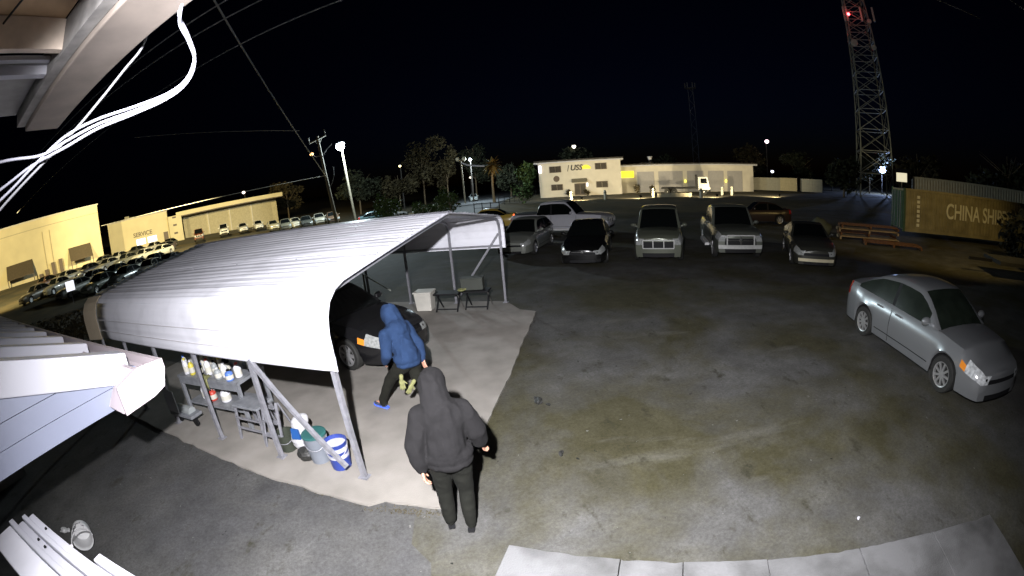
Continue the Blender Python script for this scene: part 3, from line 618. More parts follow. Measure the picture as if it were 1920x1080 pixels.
for az, D, c, lb, kd in ((-41.6, 73, (0.12, 0.04, 0.02), 'dark maroon pickup in front of the far service bays', 'suv'), (-38.2, 76, (0.55, 0.53, 0.45), 'white van in front of the far service bays', 'suv'), (-35.6, 77, (0.5, 0.48, 0.4), 'pale sedan at the end of the far service bays', 'sedan'), (-33.5, 78, (0.6, 0.58, 0.5), 'small white car past the service bays', 'sedan'), (-31.5, 70, (0.3, 0.28, 0.2), 'tan car on the slope behind the carport ridge', 'sedan'), (-28.5, 68, (0.5, 0.5, 0.42), 'white car parked on the slope left of the poles', 'sedan')):
    x, y = D * math.sin(R(az)), D * math.cos(R(az)); kw = dict(H=1.85, hood=1.15, belt=1.18, deck=1.2, nose=1.0, wr=0.38, zs=0.28) if kd == 'suv' else {}
    make_car('lot_vehicle', lb, (x, y, tz(x, y) + 0.4), -50, c, kind=kd, group='cars by the service bays', metal=0.05, **kw)
for az, D, c, lb in ((-29.8, 60, (0.20, 0.18, 0.12), 'dim tan sedan on the slope just left of the utility pole'), (-27.0, 58, (0.06, 0.06, 0.05), 'dim black sedan on the slope below the utility pole lamp'), (-25.2, 61, (0.28, 0.26, 0.2), 'dim beige sedan on the slope near the utility pole'), (-23.4, 58, (0.08, 0.05, 0.03), 'dim brown sedan on the slope left of the pole foot'), (-17.6, 56, (0.06, 0.10, 0.11), 'teal sedan parked right of the white lamp pole'), (-15.4, 57, (0.12, 0.12, 0.12), 'grey sedan parked behind the first green shrub')):
    x, y = D * math.sin(R(az)), D * math.cos(R(az))
    make_car('slope_sedan', lb, (x, y, max(0.7, tz(x, y) + 0.7) if az < -20 else 0.0), -60 if az < -20 else 20, c, group='cars on the slope by the poles', metal=0.05)
make_car('road_car', 'pale car driving on the lit road near the trees', (-6.3, 88, 0.01), -85, (0.45, 0.5, 0.5), H=1.45, group=None)

# ------------------------------------------------------------------ buildings
def building(name, label, loc, rz, group=None): return thing(name, label, 'building', loc, R(rz), group)
def part(root, name, m, lo, hi, bevel=0.0):
    mb = MB(); mb.b2(lo, hi); return mb.build(name, m, root, bevel=bevel)
def window(root, x0, x1, z0, z1, m, fm, y=-0.03, mull=1):
    f = MB(); w = 0.08
    f.b2((x0 - w, y - 0.05, z0 - w), (x1 + w, y + 0.03, z0)); f.b2((x0 - w, y - 0.05, z1), (x1 + w, y + 0.03, z1 + w)); f.b2((x0 - w, y - 0.05, z0), (x0, y + 0.03, z1)); f.b2((x1, y - 0.05, z0), (x1 + w, y + 0.03, z1))
    fo = f.build('window', fm, root)
    for k in range(mull + 1):
        a = lerp(x0, x1, k / (mull + 1)); b = lerp(x0, x1, (k + 1) / (mull + 1)); p = MB(); p.b2((a + 0.02, y - 0.02, z0), (b - 0.02, y, z1)); p.build('pane', m, fo)
    return fo
CREAM = mat('cream_stucco', (0.62, 0.58, 0.50), 0.85, var=0.07, scale=0.8)
YELW = mat('yellowish_stucco', (0.66, 0.58, 0.36), 0.85, var=0.07, scale=0.4)
SHUT = mat('roller_shutter', (0.34, 0.33, 0.34), 0.6, var=0.06)
ROOFD = mat('dark_roof', (0.05, 0.045, 0.04), 0.8)
WIN = mat('dark_window', (0.03, 0.022, 0.015), 0.6, var=0.3, scale=2)
BRONZE = mat('bronze_frame', (0.10, 0.07, 0.05), 0.5)

OB = building('office_building', 'white two-storey office with a sign of slanted letters and yellow arc', (6.4, 74.6, 0), -11.5)
part(OB, 'wall', CREAM, (0, 0, -0.4), (14.4, 11, 6.0))
part(OB, 'roof', ROOFD, (-0.7, -0.5, 6.22), (14.9, 11.4, 6.5)); part(OB, 'cornice', WHITEM, (-0.7, -0.5, 6.0), (14.9, 11.4, 6.217))
for x0, x1, z0, z1 in ((2.0, 3.9, 4.4, 5.35), (10.0, 11.9, 4.55, 5.5), (2.1, 4.0, 1.25, 2.15), (10.0, 11.9, 1.35, 2.3)): window(OB, x0, x1, z0, z1, WIN, BRONZE)
dr = part(OB, 'door', BRONZE, (6.1, -0.06, 0.05), (8.1, -0.005, 2.2))
for a in (6.22, 7.16):
    mb = MB(); mb.b2((a, -0.075, 0.3), (a + 0.82, -0.062, 2.05)); mb.build('pane', WIN, dr)
mb = MB(); mb.prism([(5.7, -1.1, 2.35), (8.4, -1.1, 2.35), (8.4, 0, 3.0), (5.7, 0, 3.0)], (0, 0, 0.06)); mb.build('door_canopy', mat('grey_canopy', (0.22, 0.2, 0.15), 0.8), OB)
mb = MB(); mb.lathe([(0.0, 0.06), (0.5, 0.05), (0.55, 0)], 20, (3.05, -0.0, 3.2), Matrix.Rotation(R(90), 3, 'X')); o = mb.build('oval_plaque', BRONZE, OB); o.scale = (1, 1, 1)
text('sign_letter', 'USS', 1.35, mat('sign_black', (0.03, 0.03, 0.03), 0.5, var=0), OB, (6.6, -0.05, 4.95), (R(90), 0, 0), 0.03, 0.95, 0.25, 0.03)
mb = MB()
for k in range(3): mb.prism([(5.05 + k * 0.2, -0.06, 4.4), (5.15 + k * 0.2, -0.06, 4.4), (5.4 + k * 0.2, -0.06, 5.5), (5.3 + k * 0.2, -0.06, 5.5)], (0, 0.05, 0))
mb.v = mb.v[:8]; mb.f = mb.f[:6]; mb.build('sign_stroke', mat('sign_black', (0.03,) * 3), OB)
mb = MB(); arcp = [(8.35 + 0.8 * math.cos(R(a)), -0.07, 4.75 + 0.75 * math.sin(R(a))) for a in range(15, 181, 15)] + [(7.95 + 0.2 * math.cos(R(a)), -0.07, 4.72 + 0.3 * math.sin(R(a))) for a in range(150, 10, -30)]
mb.prism([(8.35 + 0.85 * math.cos(R(a)), -0.07, 4.68 + 0.72 * math.sin(R(a))) for a in range(0, 181, 12)], (0, 0.06, 0)); mb.build('sign_arc', mat('sign_yellow', (0.85, 0.75, 0.05), 0.6, var=0, emit=((1, 0.9, 0.1), 0.35)), OB)
mb = MB(); mb.b2((0.05, -0.25, 4.4), (0.55, -0.02, 5.7)); mb.build('wall_lamp', glow('cool_panel', (0.95, 0.9, 1.0), 1.6), OB)
mb = MB(); mb.b2((8.25, -0.25, 1.6), (8.5, -0.02, 2.2)); mb.build('door_lamp', glow('cool_panel', (0.95, 0.9, 1.0), 1.6), OB)

GB = building('garage_building', 'long low garage with five grey roller doors joined to the white office', (21.0, 74.2, 0), -14.5)
part(GB, 'wall', CREAM, (0, 0, -0.4), (25.2, 12, 4.75))
part(GB, 'roof', ROOFD, (-0.3, -0.6, 4.98), (25.9, 12.4, 5.2)); part(GB, 'cornice', WHITEM, (-0.3, -0.6, 4.75), (25.9, 12.4, 4.977))
for x0, x1 in ((3.1, 6.2), (7.0, 11.5), (12.3, 15.4), (16.3, 19.3), (20.0, 23.0)):
    d = MB(); d.b2((x0, -0.05, 0.05), (x1, -0.012, 3.75)); d = d.build('roller_door', SHUT, GB)
    for k in range(7):
        mb = MB(); mb.b2((x0 + 0.03, -0.066, 0.1 + k * 0.52), (x1 - 0.03, -0.052, 0.1 + k * 0.52 + 0.47)); mb.build('slat', SHUT, d)
mb = MB(); mb.b2((0.2, -0.2, 2.8), (2.5, -0.02, 3.95)); mb.build('lit_sign', glow('yellow_sign', (1.0, 0.86, 0.03), 1.1), GB)
for x in (11.9, 19.65):
    mb = MB(); mb.ball((x, -0.25, 1.9), (0.22, 0.2, 0.3), 10, 6); mb.build('wall_lamp', glow('yellow_lamp', (1.0, 0.88, 0.15), 1.6), GB)
part(GB, 'roof_unit', CREAM, (4.0, 2, 5.2), (6.4, 4, 5.55))
mb = MB(); mb.lathe([(0.35, 5.56), (0.35, 6.4), (0.5, 6.45), (0.45, 6.6), (0, 6.7)], 12, (5.9, 3, 0)); mb.build('roof_vent', WHITEM, GB)
# flood fixtures on the lawn that light the two fronts
for x, y, wts, lb in ((10.5, 57, 5400, 'small ground flood lamp in front of the office door'), (18, 54, 5400, 'small ground flood lamp between office and garage'), (28, 51, 5600, 'small ground flood lamp in front of the truck'), (38, 50, 5600, 'small ground flood lamp before the last roller doors')):
    t = thing('ground_flood_lamp', lb, 'flood lamp', (x, y, 0), 0, 'flood lamps on the lawn')
    mb = MB(); mb.tube([(0, 0, 0), (0, 0, 0.3)], 0.04, 6); mb.build('stake', BLACKP, t)
    mb = MB(); mb.box((0, 0, 0.4), (0.3, 0.16, 0.22), Matrix.Rotation(R(25), 3, 'X')); mb.build('lamp_housing', BLACKP, t)
    mb = MB(); mb.box((0, 0.095, 0.44), (0.26, 0.012, 0.18), Matrix.Rotation(R(25), 3, 'X')); mb.build('lens', glow('flood_lens', (1.0, 0.9, 0.5), 2), t)
    l = lamp('flood_bulb', 'SPOT', (x, y + 0.25, 0.55), wts, (1.0, 0.83, 0.50), 0.1, (x + 3, y + 20, 4.5), 110, 0.5); 

# truck in front of the garage
TK = thing('flatbed_truck', 'white cab flatbed truck with lit headlamps in front of the roller doors', 'truck', (28.3, 61.0, 0), R(-25))
WP = paint('truck_white', (0.6, 0.6, 0.58), 0.4, 0.0)
mb = MB(); mb.prism([(1.6, -1.1, 0.75), (3.35, -1.1, 0.75), (3.35, -1.1, 1.7), (3.1, -1.1, 2.75), (1.6, -1.1, 2.75)], (0, 2.2, 0)); mb.build('cab', WP, TK, bevel=0.06)
mb = MB(); mb.prism([(2.0, -1.115, 1.75), (3.05, -1.115, 1.75), (2.9, -1.115, 2.5), (2.0, -1.115, 2.5)], (0, 0.012, 0)); mb.build('side_window', GLASS, TK)
mb = MB(); mb.prism([(3.365, -0.95, 1.75), (3.365, 0.95, 1.75), (3.175, 0.9, 2.55), (3.175, -0.9, 2.55)], (0.012, 0, 0.003)); mb.build('windshield', GLASS, TK)
part(TK, 'headboard', BLACKP, (1.2, -1.15, 0.9), (1.5, 1.15, 3.1)); part(TK, 'flatbed', BLACKP, (-4.2, -1.15, 0.95), (1.2, 1.15, 1.2)); part(TK, 'bumper', BLACKP, (3.3, -1.1, 0.45), (3.5, 1.1, 0.75))
for s_ in (-1, 1):
    mb = MB(); mb.ball((3.40, s_ * 0.75, 1.0), (0.06, 0.2, 0.2), 10, 6); mb.build('headlight', glow('truck_lamp', (1.0, 0.92, 0.6), 3), TK)
for x in (2.5, -2.2, -3.3):
    for s_ in (-1, 1):
        wh = bpy.data.objects.new('wheel', None); S.collection.objects.link(wh); wh.parent = TK; wh.location = (x, s_ * 0.95, 0.48)
        rot = Matrix.Rotation(R(-90 * s_), 3, 'X'); mb = MB(); mb.lathe([(0.28, -0.13), (0.48, -0.12), (0.48, 0.12), (0.28, 0.13)], 18, rot=rot); mb.build('tyre', RUBBER, wh); mb = MB(); mb.lathe([(0.28, 0.11), (0.1, 0.06), (0.08, 0.13), (0, 0.13)], 12, rot=rot); mb.build('rim', RIM, wh)
# bollards / white posts on the verge
for i, (x, y) in enumerate(((13.9, 57.3), (20.9, 56.9), (26.1, 52.1), (32.4, 57.3), (33.9, 56.9), (9.6, 60.5))):
    t = thing('white_bollard', ['white bollard on the verge below the office door', 'white bollard at the low wall end by the garage', 'white bollard on the verge in front of the truck', 'first of two close white bollards before the last doors', 'second of two close white bollards before the last doors', 'white bollard below the left office window'][i], 'bollard', (x, y, 0), 0, 'white bollards on the verge')
    mb = MB(); mb.lathe([(0.2, 0), (0.2, 1.15), (0.14, 1.28), (0, 1.32)], 12); mb.build('post', mat('bollard_white', (0.6, 0.57, 0.45), 0.6), t); mb = MB(); mb.lathe([(0.206, 0.9), (0.206, 1.0)], 12); mb.build('band', BLACKP, t)
LW = thing('low_wall', 'low pale wall between two bollards in front of the garage', 'wall', (21.4, 56.6, 0), R(-18))
for k in range(8):
    mb = MB(); mb.b2((k * 0.62, 0, 0), (k * 0.62 + 0.6, 0.25, 0.55)); mb.build('block', mat('block_pale', (0.42, 0.38, 0.28), 0.85), LW)

# white boxes beside the garage
for i, (x, y, rz, ln, h, c) in enumerate(((46.2, 70.6, -30, 6.2, 2.5, (0.34, 0.33, 0.27)), (51.6, 67.5, -32, 3.4, 2.55, (0.5, 0.44, 0.28)), (55.2, 65.0, -32, 4.2, 2.5, (0.46, 0.46, 0.40)))):
    t = thing('storage_box', ['long grey storage box next to the garage end', 'yellowish storage box in the middle of the three by the garage', 'pale storage box last of the three by the garage'][i], 'container', (x, y, 0.1), R(rz), 'storage boxes beside the garage')
    m_ = mat('box_%d' % i, c, 0.7, var=0.1); part(t, 'body', m_, (0, 0, 0.1), (ln, 2.4, h))
    n_ = int(ln / 0.6)
    for k in range(n_):
        mb = MB(); mb.b2((k * ln / n_ + 0.03, -0.04, 0.15), (k * ln / n_ + 0.3, -0.002, h - 0.1)); mb.build('side_panel', m_, t)

# dealer buildings on the left
WH = building('warehouse', 'tall pale yellow warehouse wall with dark awnings at the frame edge', (-82.7, 14.5, 1.3), 61.3)
part(WH, 'wall', YELW, (-20, 0, -1), (36, 25, 9.9)); part(WH, 'parapet_cap', CREAM, (-20.2, -0.15, 9.9), (36.2, 25.2, 10.1))
part(WH, 'wall_band', mat('band_grey', (0.45, 0.40, 0.27), 0.85), (-20, -0.06, 8.6), (36.0, -0.003, 8.72))
for x0, x1, z0, z1 in ((17.2, 22.4, 2.3, 4.2), (29.5, 33.8, 2.2, 4.1)):
    aw = MB(); aw.prism([(x0, -2.2, z0 - 0.2), (x1, -2.2, z0 - 0.2), (x1, 0, z1), (x0, 0, z1)], (0, 0, 0.08)); aw = aw.build('awning', mat('awning_brown', (0.09, 0.07, 0.045), 0.8), WH)
    for xx in (x0 + 0.1, x1 - 0.1): mb = MB(); mb.bar((xx, -2.1, -1), (xx, -2.1, z0 - 0.2), 0.15); mb.build('awning_post', BRONZE, WH)
for x in (25.0, 26.4): mb = MB(); mb.bar((x, -0.1, 0.0), (x, -0.1, 7.9), 0.09); mb.build('downpipe', mat('pipe_grey', (0.36, 0.31, 0.2), 0.7), WH)
for x, h in ((24.4, 2.0), (25.8, 2.8), (27.3, 3.0), (23.2, 1.6)): part(WH, 'utility_box', BRONZE, (x, -0.7, -0.3), (x + 0.7, -0.05, h))
SV = building('service_building', 'yellow lit service building with lettering over two bright windows', (-74.2, 54.4, 2.3), 49.5)
part(SV, 'wall', YELW, (0, 0, -1), (13.2, 9, 5.8)); part(SV, 'parapet_cap', CREAM, (-0.1, -0.1, 5.8), (13.3, 9.1, 5.95)); part(SV, 'pilaster', YELW, (13.25, -0.6, -1), (16.2, 6, 4.6))
for z in (1.0, 2.6, 4.1): part(SV, 'number_plate', BRONZE, (14.2, -0.65, z), (15.0, -0.61, z + 0.35))
text('lettering', 'SERVICE', 1.15, BRONZE, SV, (7.4, -0.04, 2.55), (R(90), 0, 0), 0.04, 1.0, 0.0, 0.02)
for x0 in (5.7, 8.2):
    mb = MB(); mb.b2((x0, -0.06, 0.5), (x0 + 2.2, -0.01, 1.8)); w_ = mb.build('window', WHITEM, SV); mb = MB(); mb.b2((x0 + 0.1, -0.075, 0.6), (x0 + 2.1, -0.062, 1.7)); mb.build('lit_pane', glow('window_white', (0.92, 0.9, 1.0), 1.3), w_)
part(SV, 'door', BRONZE, (11.9, -0.06, -0.4), (12.9, -0.01, 1.9))
for x, a in ((3.9, 0.7), (5.0, 0.35)): part(SV, 'roof_unit', mat('unit_grey', (0.3, 0.28, 0.2), 0.8), (x, 2, 5.95), (x + 1.0, 3, 5.95 + a))
SB = building('service_bays', 'open service bays under a long bright canopy edge', (-63.0, 67.5, 1.9), 38.5)
part(SB, 'wall', mat('bay_wall', (0.52, 0.46, 0.30), 0.85), (-1, 3.5, -1), (20.5, 10, 4.8)); part(SB, 'canopy', YELW, (-2, -0.6, 4.75), (21.5, 10, 5.55)); part(SB, 'canopy_soffit', BRONZE, (-1.9, -0.5, 4.6), (21.4, 9.9, 4.745))
for x in (4.6, 9.6, 14.6): part(SB, 'bay_post', CREAM, (x, 3.3, -1), (x + 0.18, 3.495, 4.59))
for k in range(4): part(SB, 'bay_door', mat('bay_door', (0.42, 0.37, 0.24), 0.8), (-0.6 + 5.0 * k + 0.3, 3.42, -0.8), (-0.6 + 5.0 * k + 4.9, 3.497, 4.0))
SG = thing('white_sign', 'small bright white sign standing before the dealer lot', 'sign', (-33.0, 18.9, 0.2), R(60)); mb = MB(); mb.b2((-0.4, -0.05, 1.0), (0.4, 0.05, 1.75)); mb.build('panel', glow('white_panel', (0.9, 0.92, 1.0), 1.3), SG); mb = MB(); mb.bar((0, 0, -0.3), (0, 0, 1.0), 0.08); mb.build('post', GALV, SG)

# ------------------------------------------------------------------ containers on the right
CY = mat('container_ochre', (0.20, 0.175, 0.095), 0.75, var=0, col2=(0.34, 0.30, 0.17), scale=1.5); CG = mat('container_green', (0.035, 0.085, 0.045), 0.6, var=0.2)
def container(name, label, loc, rz, ln, h, m, me, group='shipping containers in the yard'):
    t = thing(name, label, 'container', loc, R(rz), group); w = 2.44
    part(t, 'core', m, (0.05, 0.05, 0.12), (ln - 0.05, w - 0.05, h - 0.05))
    n = int(ln / 0.28)
    for k in range(n):
        a = k * (ln - 0.3) / n + 0.15; mb = MB(); q = (ln - 0.3) / n
        mb.prism([(a + q * 0.05, 0.048, 0.2), (a + q * 0.2, 0.008, 0.2), (a + q * 0.55, 0.008, 0.2), (a + q * 0.7, 0.048, 0.2)], (0, 0, h - 0.35)); mb.build('side_panel', m, t)
    for x in (0, ln - 0.14):
        for y in (0, w - 0.14): part(t, 'corner_post', me, (x, y, 0), (x + 0.14, y + 0.14, h))
    for z in (0, h - 0.14):
        part(t, 'side_rail', m, (0.142, 0.0, z), (ln - 0.142, 0.12, z + 0.135))
    for y0 in (0.16, 1.24):
        d = part(t, 'end_door', me, (-0.05, y0, 0.16), (0.045, y0 + 1.04, h - 0.16))
        for yy in (0.3, 0.75): mb = MB(); mb.tube([(-0.085, y0 + yy, 0.2), (-0.085, y0 + yy, h - 0.2)], 0.025, 6); mb.build('lock_rod', GALV, d)
    return t
C1 = container('shipping_container', 'ochre shipping container with green doors and large white letters', (23.5, 16.9, 0.35), -32, 12.2, 2.6, CY, CG)
LET = mat('letter_white', (0.8, 0.78, 0.62), 0.7, var=0.1)
text('lettering', 'CHINA SHIPPING', 1.3, LET, C1, (6.9, -0.012, 1.42), (R(90), 0, 0), 0.012, 0.72, 0, 0.02)
for k in range(7):
    mb = MB(); mb.b2((1.0, -0.01, 0.35 + k * 0.28), (1.22, 0.004, 0.53 + k * 0.28)); mb.build('stencil_mark', LET, C1)
C2 = container('grey_container', 'pale grey container standing behind the ochre one', (34.2, 23.5, 2.35), -55, 12.2, 1.5, mat('container_grey', (0.36, 0.34, 0.26), 0.75), mat('container_black', (0.02, 0.02, 0.02), 0.7))
part(C2, 'trailer_deck', BLACKP, (0, 0, -1.2), (12.2, 2.4, -0.02))
for x in (0.4, 5.5, 11): part(C2, 'trailer_leg', BLACKP, (x, 0.3, -2.35), (x + 0.4, 2.1, -1.2))
# rusty racks and timber
RUST = mat('rust', (0.05, 0.02, 0.008), 0.9, var=0, col2=(0.24, 0.11, 0.045), scale=9); TIM = mat('old_timber', (0.34, 0.25, 0.14), 0.85, var=0.3, scale=4)
def pallet(label, loc, rz, ln, wd, h, m, tilt=0, n=8):
    t = thing('pallet_rack', label, 'pallet', loc, R(rz), 'rusty racks near the container'); t.rotation_euler = (R(tilt), 0, R(rz))
    for k in range(n): mb = MB(); mb.b2((random.uniform(0, 0.15), k * wd / n, h), (ln - random.uniform(0, 0.2), k * wd / n + wd / n * random.uniform(0.5, 0.75), h + 0.03)); mb.build('slat', m, t)
    for x in (0, ln / 2 - 0.05, ln - 0.1): mb = MB(); mb.b2((x, 0, 0.0), (x + 0.1, wd, h - 0.003)); mb.build('bearer', m, t)
for i, (x, y, z, rz, ln, m_, lb) in enumerate(((17.6, 17.2, 0.0, -36, 3.7, TIM, 'lowest old timber pallet of the stack by the green doors'), (17.7, 17.25, 0.21, -34, 3.5, RUST, 'rusty pallet second from the ground in the stack'), (17.5, 17.2, 0.42, -37, 3.7, TIM, 'timber pallet third from the ground in the stack'), (17.65, 17.15, 0.63, -35, 3.6, RUST, 'rusty topmost pallet of the stack by the green doors'), (17.7, 15.3, 0.0, -41, 3.4, RUST, 'low rusty pallet lying in front of the stack'))):
    pallet(lb, (x, y, z), rz, ln, 1.25, 0.14, m_, 0, 8)
BS = thing('grey_tarp_heap', 'grey green tarp heap at the end of the rusty rack', 'tarp', (16.7, 18.0, 0)); mb = MB(); mb.ball((0, 0, 0.45), (0.8, 0.6, 0.55), 16, 10)
mb.v = [tuple(Vector(v) * (1 + 0.25 * noise.noise(Vector(v) * 2.5))) for v in mb.v]; mb.build('tarp', mat('tarp_grey', (0.05, 0.06, 0.045), 0.8), BS, smooth='all')
# dark trailer low at the right
TL = thing('flat_trailer', 'dark low trailer with a small white plate beyond the silver sedan', 'trailer', (19.0, 7.6, 0), R(-38))
part(TL, 'deck', mat('trailer_grey', (0.03, 0.03, 0.027), 0.8, var=0.3), (0, 0, 0.55), (5, 1.9, 0.7)); part(TL, 'plate', mat('plate_dull', (0.3, 0.3, 0.25), 0.6), (4.2, -0.03, 0.3), (4.6, -0.005, 0.55)); part(TL, 'drawbar', BLACKP, (-1.3, 0.9, 0.5), (-0.003, 1.0, 0.62))
for x in (2.0, 3.0): mb = MB(); mb.lathe([(0.15, -0.1), (0.33, -0.1), (0.33, 0.1), (0.15, 0.1)], 16, (x, 0.05, 0.33), Matrix.Rotation(R(90), 3, 'X')); mb.build('wheel', RUBBER, TL)

# ------------------------------------------------------------------ poles, street lamps, tower
U1 = thing('utility_pole', 'leaning wooden utility pole with crossarm and two lamp brackets', 'utility pole', (-19.3, 46.1, 0.2)); U1.rotation_euler = (0, R(-7.5), 0)
mb = MB(); mb.tube([(0, 0, -0.4), (0, 0, 5), (0, 0, 11.3)], [0.22, 0.19, 0.14], 10); mb.build('pole', POLEW, U1, smooth=True)
mb = MB(); mb.bar((-1.15, -0.15, 10.75), (1.15, -0.15, 11.05), 0.14, 0.16); mb.build('crossarm', POLEW, U1)
for x in (-1.1, 1.1): mb = MB(); mb.lathe([(0.06, 0), (0.06, 0.35), (0.1, 0.4), (0.1, 0.65), (0, 0.7)], 8, (x, -0.15, 10.9 + x * 0.13)); mb.build('insulator', mat('insulator_white', (0.5, 0.5, 0.48), 0.3), U1)
for x in (-0.5, 0.5): mb = MB(); mb.bar((x * 1.2, -0.15, 10.9), (0, -0.13, 10.2), 0.05); mb.build('brace', POLEW, U1)
mb = MB(); mb.tube([(0, 0, 8.9), (-0.8, 0, 9.0), (-1.05, 0, 9.3)], 0.05, 6); mb.build('lamp_arm', GALV, U1)
mb = MB(); mb.ball((-1.15, -0.05, 9.45), (0.26, 0.16, 0.16), 12, 8); mb.build('lamp_head', glow('sodium_bulb', (1.0, 0.55, 0.22), 4), U1)
mb = MB(); mb.tube([(0, 0, 8.6), (0.8, 0, 9.4), (1.5, 0.3, 9.9)], 0.05, 6); mb.build('lamp_arm', GALV, U1)
mb = MB(); mb.tube([(0.15, 0, 5.0), (0.6, 0, 5.4), (1.0, 0.1, 6.2), (1.1, 0.2, 7.2)], 0.045, 6); mb.build('cable_loop', mat('grey_cable', (0.5,) * 3), U1)
DPOLE = mat('dark_pole', (0.04, 0.035, 0.03), 0.8, var=0.1)
def street_lamp(label, loc, base, r, m, pm=DPOLE, watts=0, lc=(1, 1, 1), lean=0):
    t = thing('street_lamp', label, 'street lamp', (loc[0], loc[1], base), 0, 'street lamps in the distance'); h = loc[2] - base
    mb = MB(); mb.tube([(lean * 1.0, 0.35, -0.3), (lean * .5, 0.35, h * 0.5), (0, 0.35, h + 0.1)], [0.17, 0.15, 0.11], 8); mb.build('pole', pm, t, smooth=True)
    mb = MB(); mb.tube([(0, 0.35, h - 0.2), (0, 0.15, h + 0.05), (0, 0.0, h + 0.08)], 0.05, 6); mb.build('arm', GALV, t)
    mb = MB(); mb.lathe([(r * 0.5, 0.0), (r * 1.1, -0.04), (r * 0.9, 0.12), (0.0, 0.2)], 12, (0, 0, h + r * 0.7)); mb.build('lamp_hood', GALV, t)
    mb = MB(); mb.ball((0, -0.02, h), (r, r, r * 0.85), 14, 10); mb.build('bulb', m, t, smooth='all')
    if watts: lamp('street_bulb', 'POINT', (loc[0] + 1.3, loc[1] - 1.0, loc[2] - 0.4), watts, lc, 0.2)
    return t
street_lamp('brilliant white street lamp on its own pole beside the utility pole', (-20.33, 52.18, 10.48), 0.2, 0.58, glow('lamp_white', (0.86, 0.97, 1.0), 22), watts=19000, lc=(0.8, 0.95, 1.0), lean=1.0, pm=POLEW)
street_lamp('white street lamp shining above the office roof', (16.34, 93.58, 10.2), 0, 0.42, glow('lamp_cream', (1.0, 0.92, 0.75), 8), lean=0)
street_lamp('pinkish street lamp in the sky beyond the garage end', (64.4, 89.2, 11.3), 0, 0.5, glow('lamp_pink', (1.0, 0.72, 0.8), 9))
street_lamp('blue white lamp glaring at the foot of the radio tower', (85.9, 68.7, 5.7), 0, 0.95, glow('lamp_blue', (0.45, 0.6, 1.0), 16), watts=9000, lc=(0.4, 0.55, 1.0))
street_lamp('tiny yellow lamp among the dark trees over the carport', (-21.1, 87.5, 9.1), 0, 0.28, glow('lamp_yellow', (1.0, 0.85, 0.4), 4))
street_lamp('tiny pale lamp low among trees right of the double globe pole', (-8.2, 109.7, 5.4), 0, 0.3, glow('lamp_pale', (1.0, 0.9, 0.7), 3))
street_lamp('small white lamp just right of the double globe pole top', (-5.9, 81.8, 8.3), 0, 0.3, glow('lamp_cool', (0.85, 0.9, 1.0), 6), watts=4500, lc=(0.75, 0.9, 1.0))
street_lamp('orange white lamp above the service bay canopy', (-60, 86.2, 9.5), 2, 0.38, glow('lamp_warm', (1.0, 0.8, 0.7), 7))
street_lamp('small bluish lamp over the storage boxes by the garage', (62.3, 84.6, 3.9), 0, 0.4, glow('lamp_bluish', (0.8, 0.85, 1.0), 3))
street_lamp('small white lamp low between storage boxes and tower', (76.7, 71.7, 4.0), 0, 0.3, glow('lamp_small', (0.95, 0.95, 1.0), 3))
street_lamp('dim white lamp left of the tower foot', (73.7, 74.8, 3.8), 0, 0.25, glow('lamp_dim', (0.9, 0.95, 0.8), 2))
P3 = thing('globe_lamp_pole', 'thin pole with two round globes near the lit road', 'pole', (-7.45, 79.65, 0)); mb = MB(); mb.tube([(0.1, 0, -0.2), (0, 0, 8.4)], [0.16, 0.12], 8); mb.build('pole', POLEW, P3)
for x in (-0.6, 0.6): mb = MB(); mb.ball((x, 0, 8.5), 0.42, 12, 8); mb.build('globe', mat('globe_grey', (0.35, 0.33, 0.25), 0.6), P3, smooth='all')
mb = MB(); mb.bar((-0.6, 0, 8.1), (0.6, 0, 8.1), 0.08); mb.build('crossarm', POLEW, P3)
mb = MB(); mb.tube([(0, 0, 7.8), (1.2, 0, 7.2), (2.8, 0, 6.9), (4.3, 0, 6.7)], 0.16, 6); mb.build('lit_cable', CABLEW, P3)
# lattice tower
TWX, TWY = 69.0, 57.5
TW = thing('radio_tower', 'tall lattice radio tower with dishes and a red beacon', 'tower', (TWX, TWY, 0), R(-40))
STEEL = mat('tower_steel', (0.34, 0.33, 0.26), 0.6, 0.2, var=0.2, scale=1)
def thw(z): return lerp(3.5, 2.0, min(1, z / 40))
for sx in (-1, 1):
    for sy in (-1, 1):
        mb = MB(); mb.bar((sx * thw(0), sy * thw(0), 0), (sx * 2.0, sy * 2.0, 40), 0.2); mb.build('tower_leg', STEEL, TW)
z = 0.0; k = 0
while z < 39:
    hh = thw(z) * 1.25; a, b = thw(z), thw(z + hh)
    for f in range(4):
        rot = Matrix.Rotation(R(90 * f), 3, 'Z'); mb = MB()
        mb.bar(rot @ Vector((-a, -a, z)), rot @ Vector((b, -b, z + hh)), 0.095); mb.build('cross_brace', STEEL, TW)
        mb = MB(); mb.bar(rot @ Vector((a, -a - 0.02, z)), rot @ Vector((-b, -b - 0.02, z + hh)), 0.095); mb.build('cross_brace', STEEL, TW)
        mb = MB(); mb.bar(rot @ Vector((-a, -a, z)), rot @ Vector((a, -a, z)), 0.12); mb.build('girt', STEEL, TW)
    z += hh
for x, z, r in ((-1.9, 29.0, 0.75), (2.1, 28.2, 0.55), (2.2, 33.5, 0.5)):
    mb = MB(); mb.lathe([(0.0, -0.25), (r * 0.7, -0.12), (r, 0.1), (r * 0.98, 0.2), (0, 0.24)], 18, (x, -2.5, z), Matrix.Rotation(R(80), 3, 'X')); mb.build('dish', mat('dish_grey', (0.55, 0.55, 0.48), 0.6), TW, smooth=True)
for x in (-3.0, -2.4, 3.2, 0.6): mb = MB(); mb.b2((x, -2.6, 33.5), (x + 0.35, -2.4, 36.5)); mb.build('antenna_panel', mat('dish_grey', (0.55,) * 3), TW)
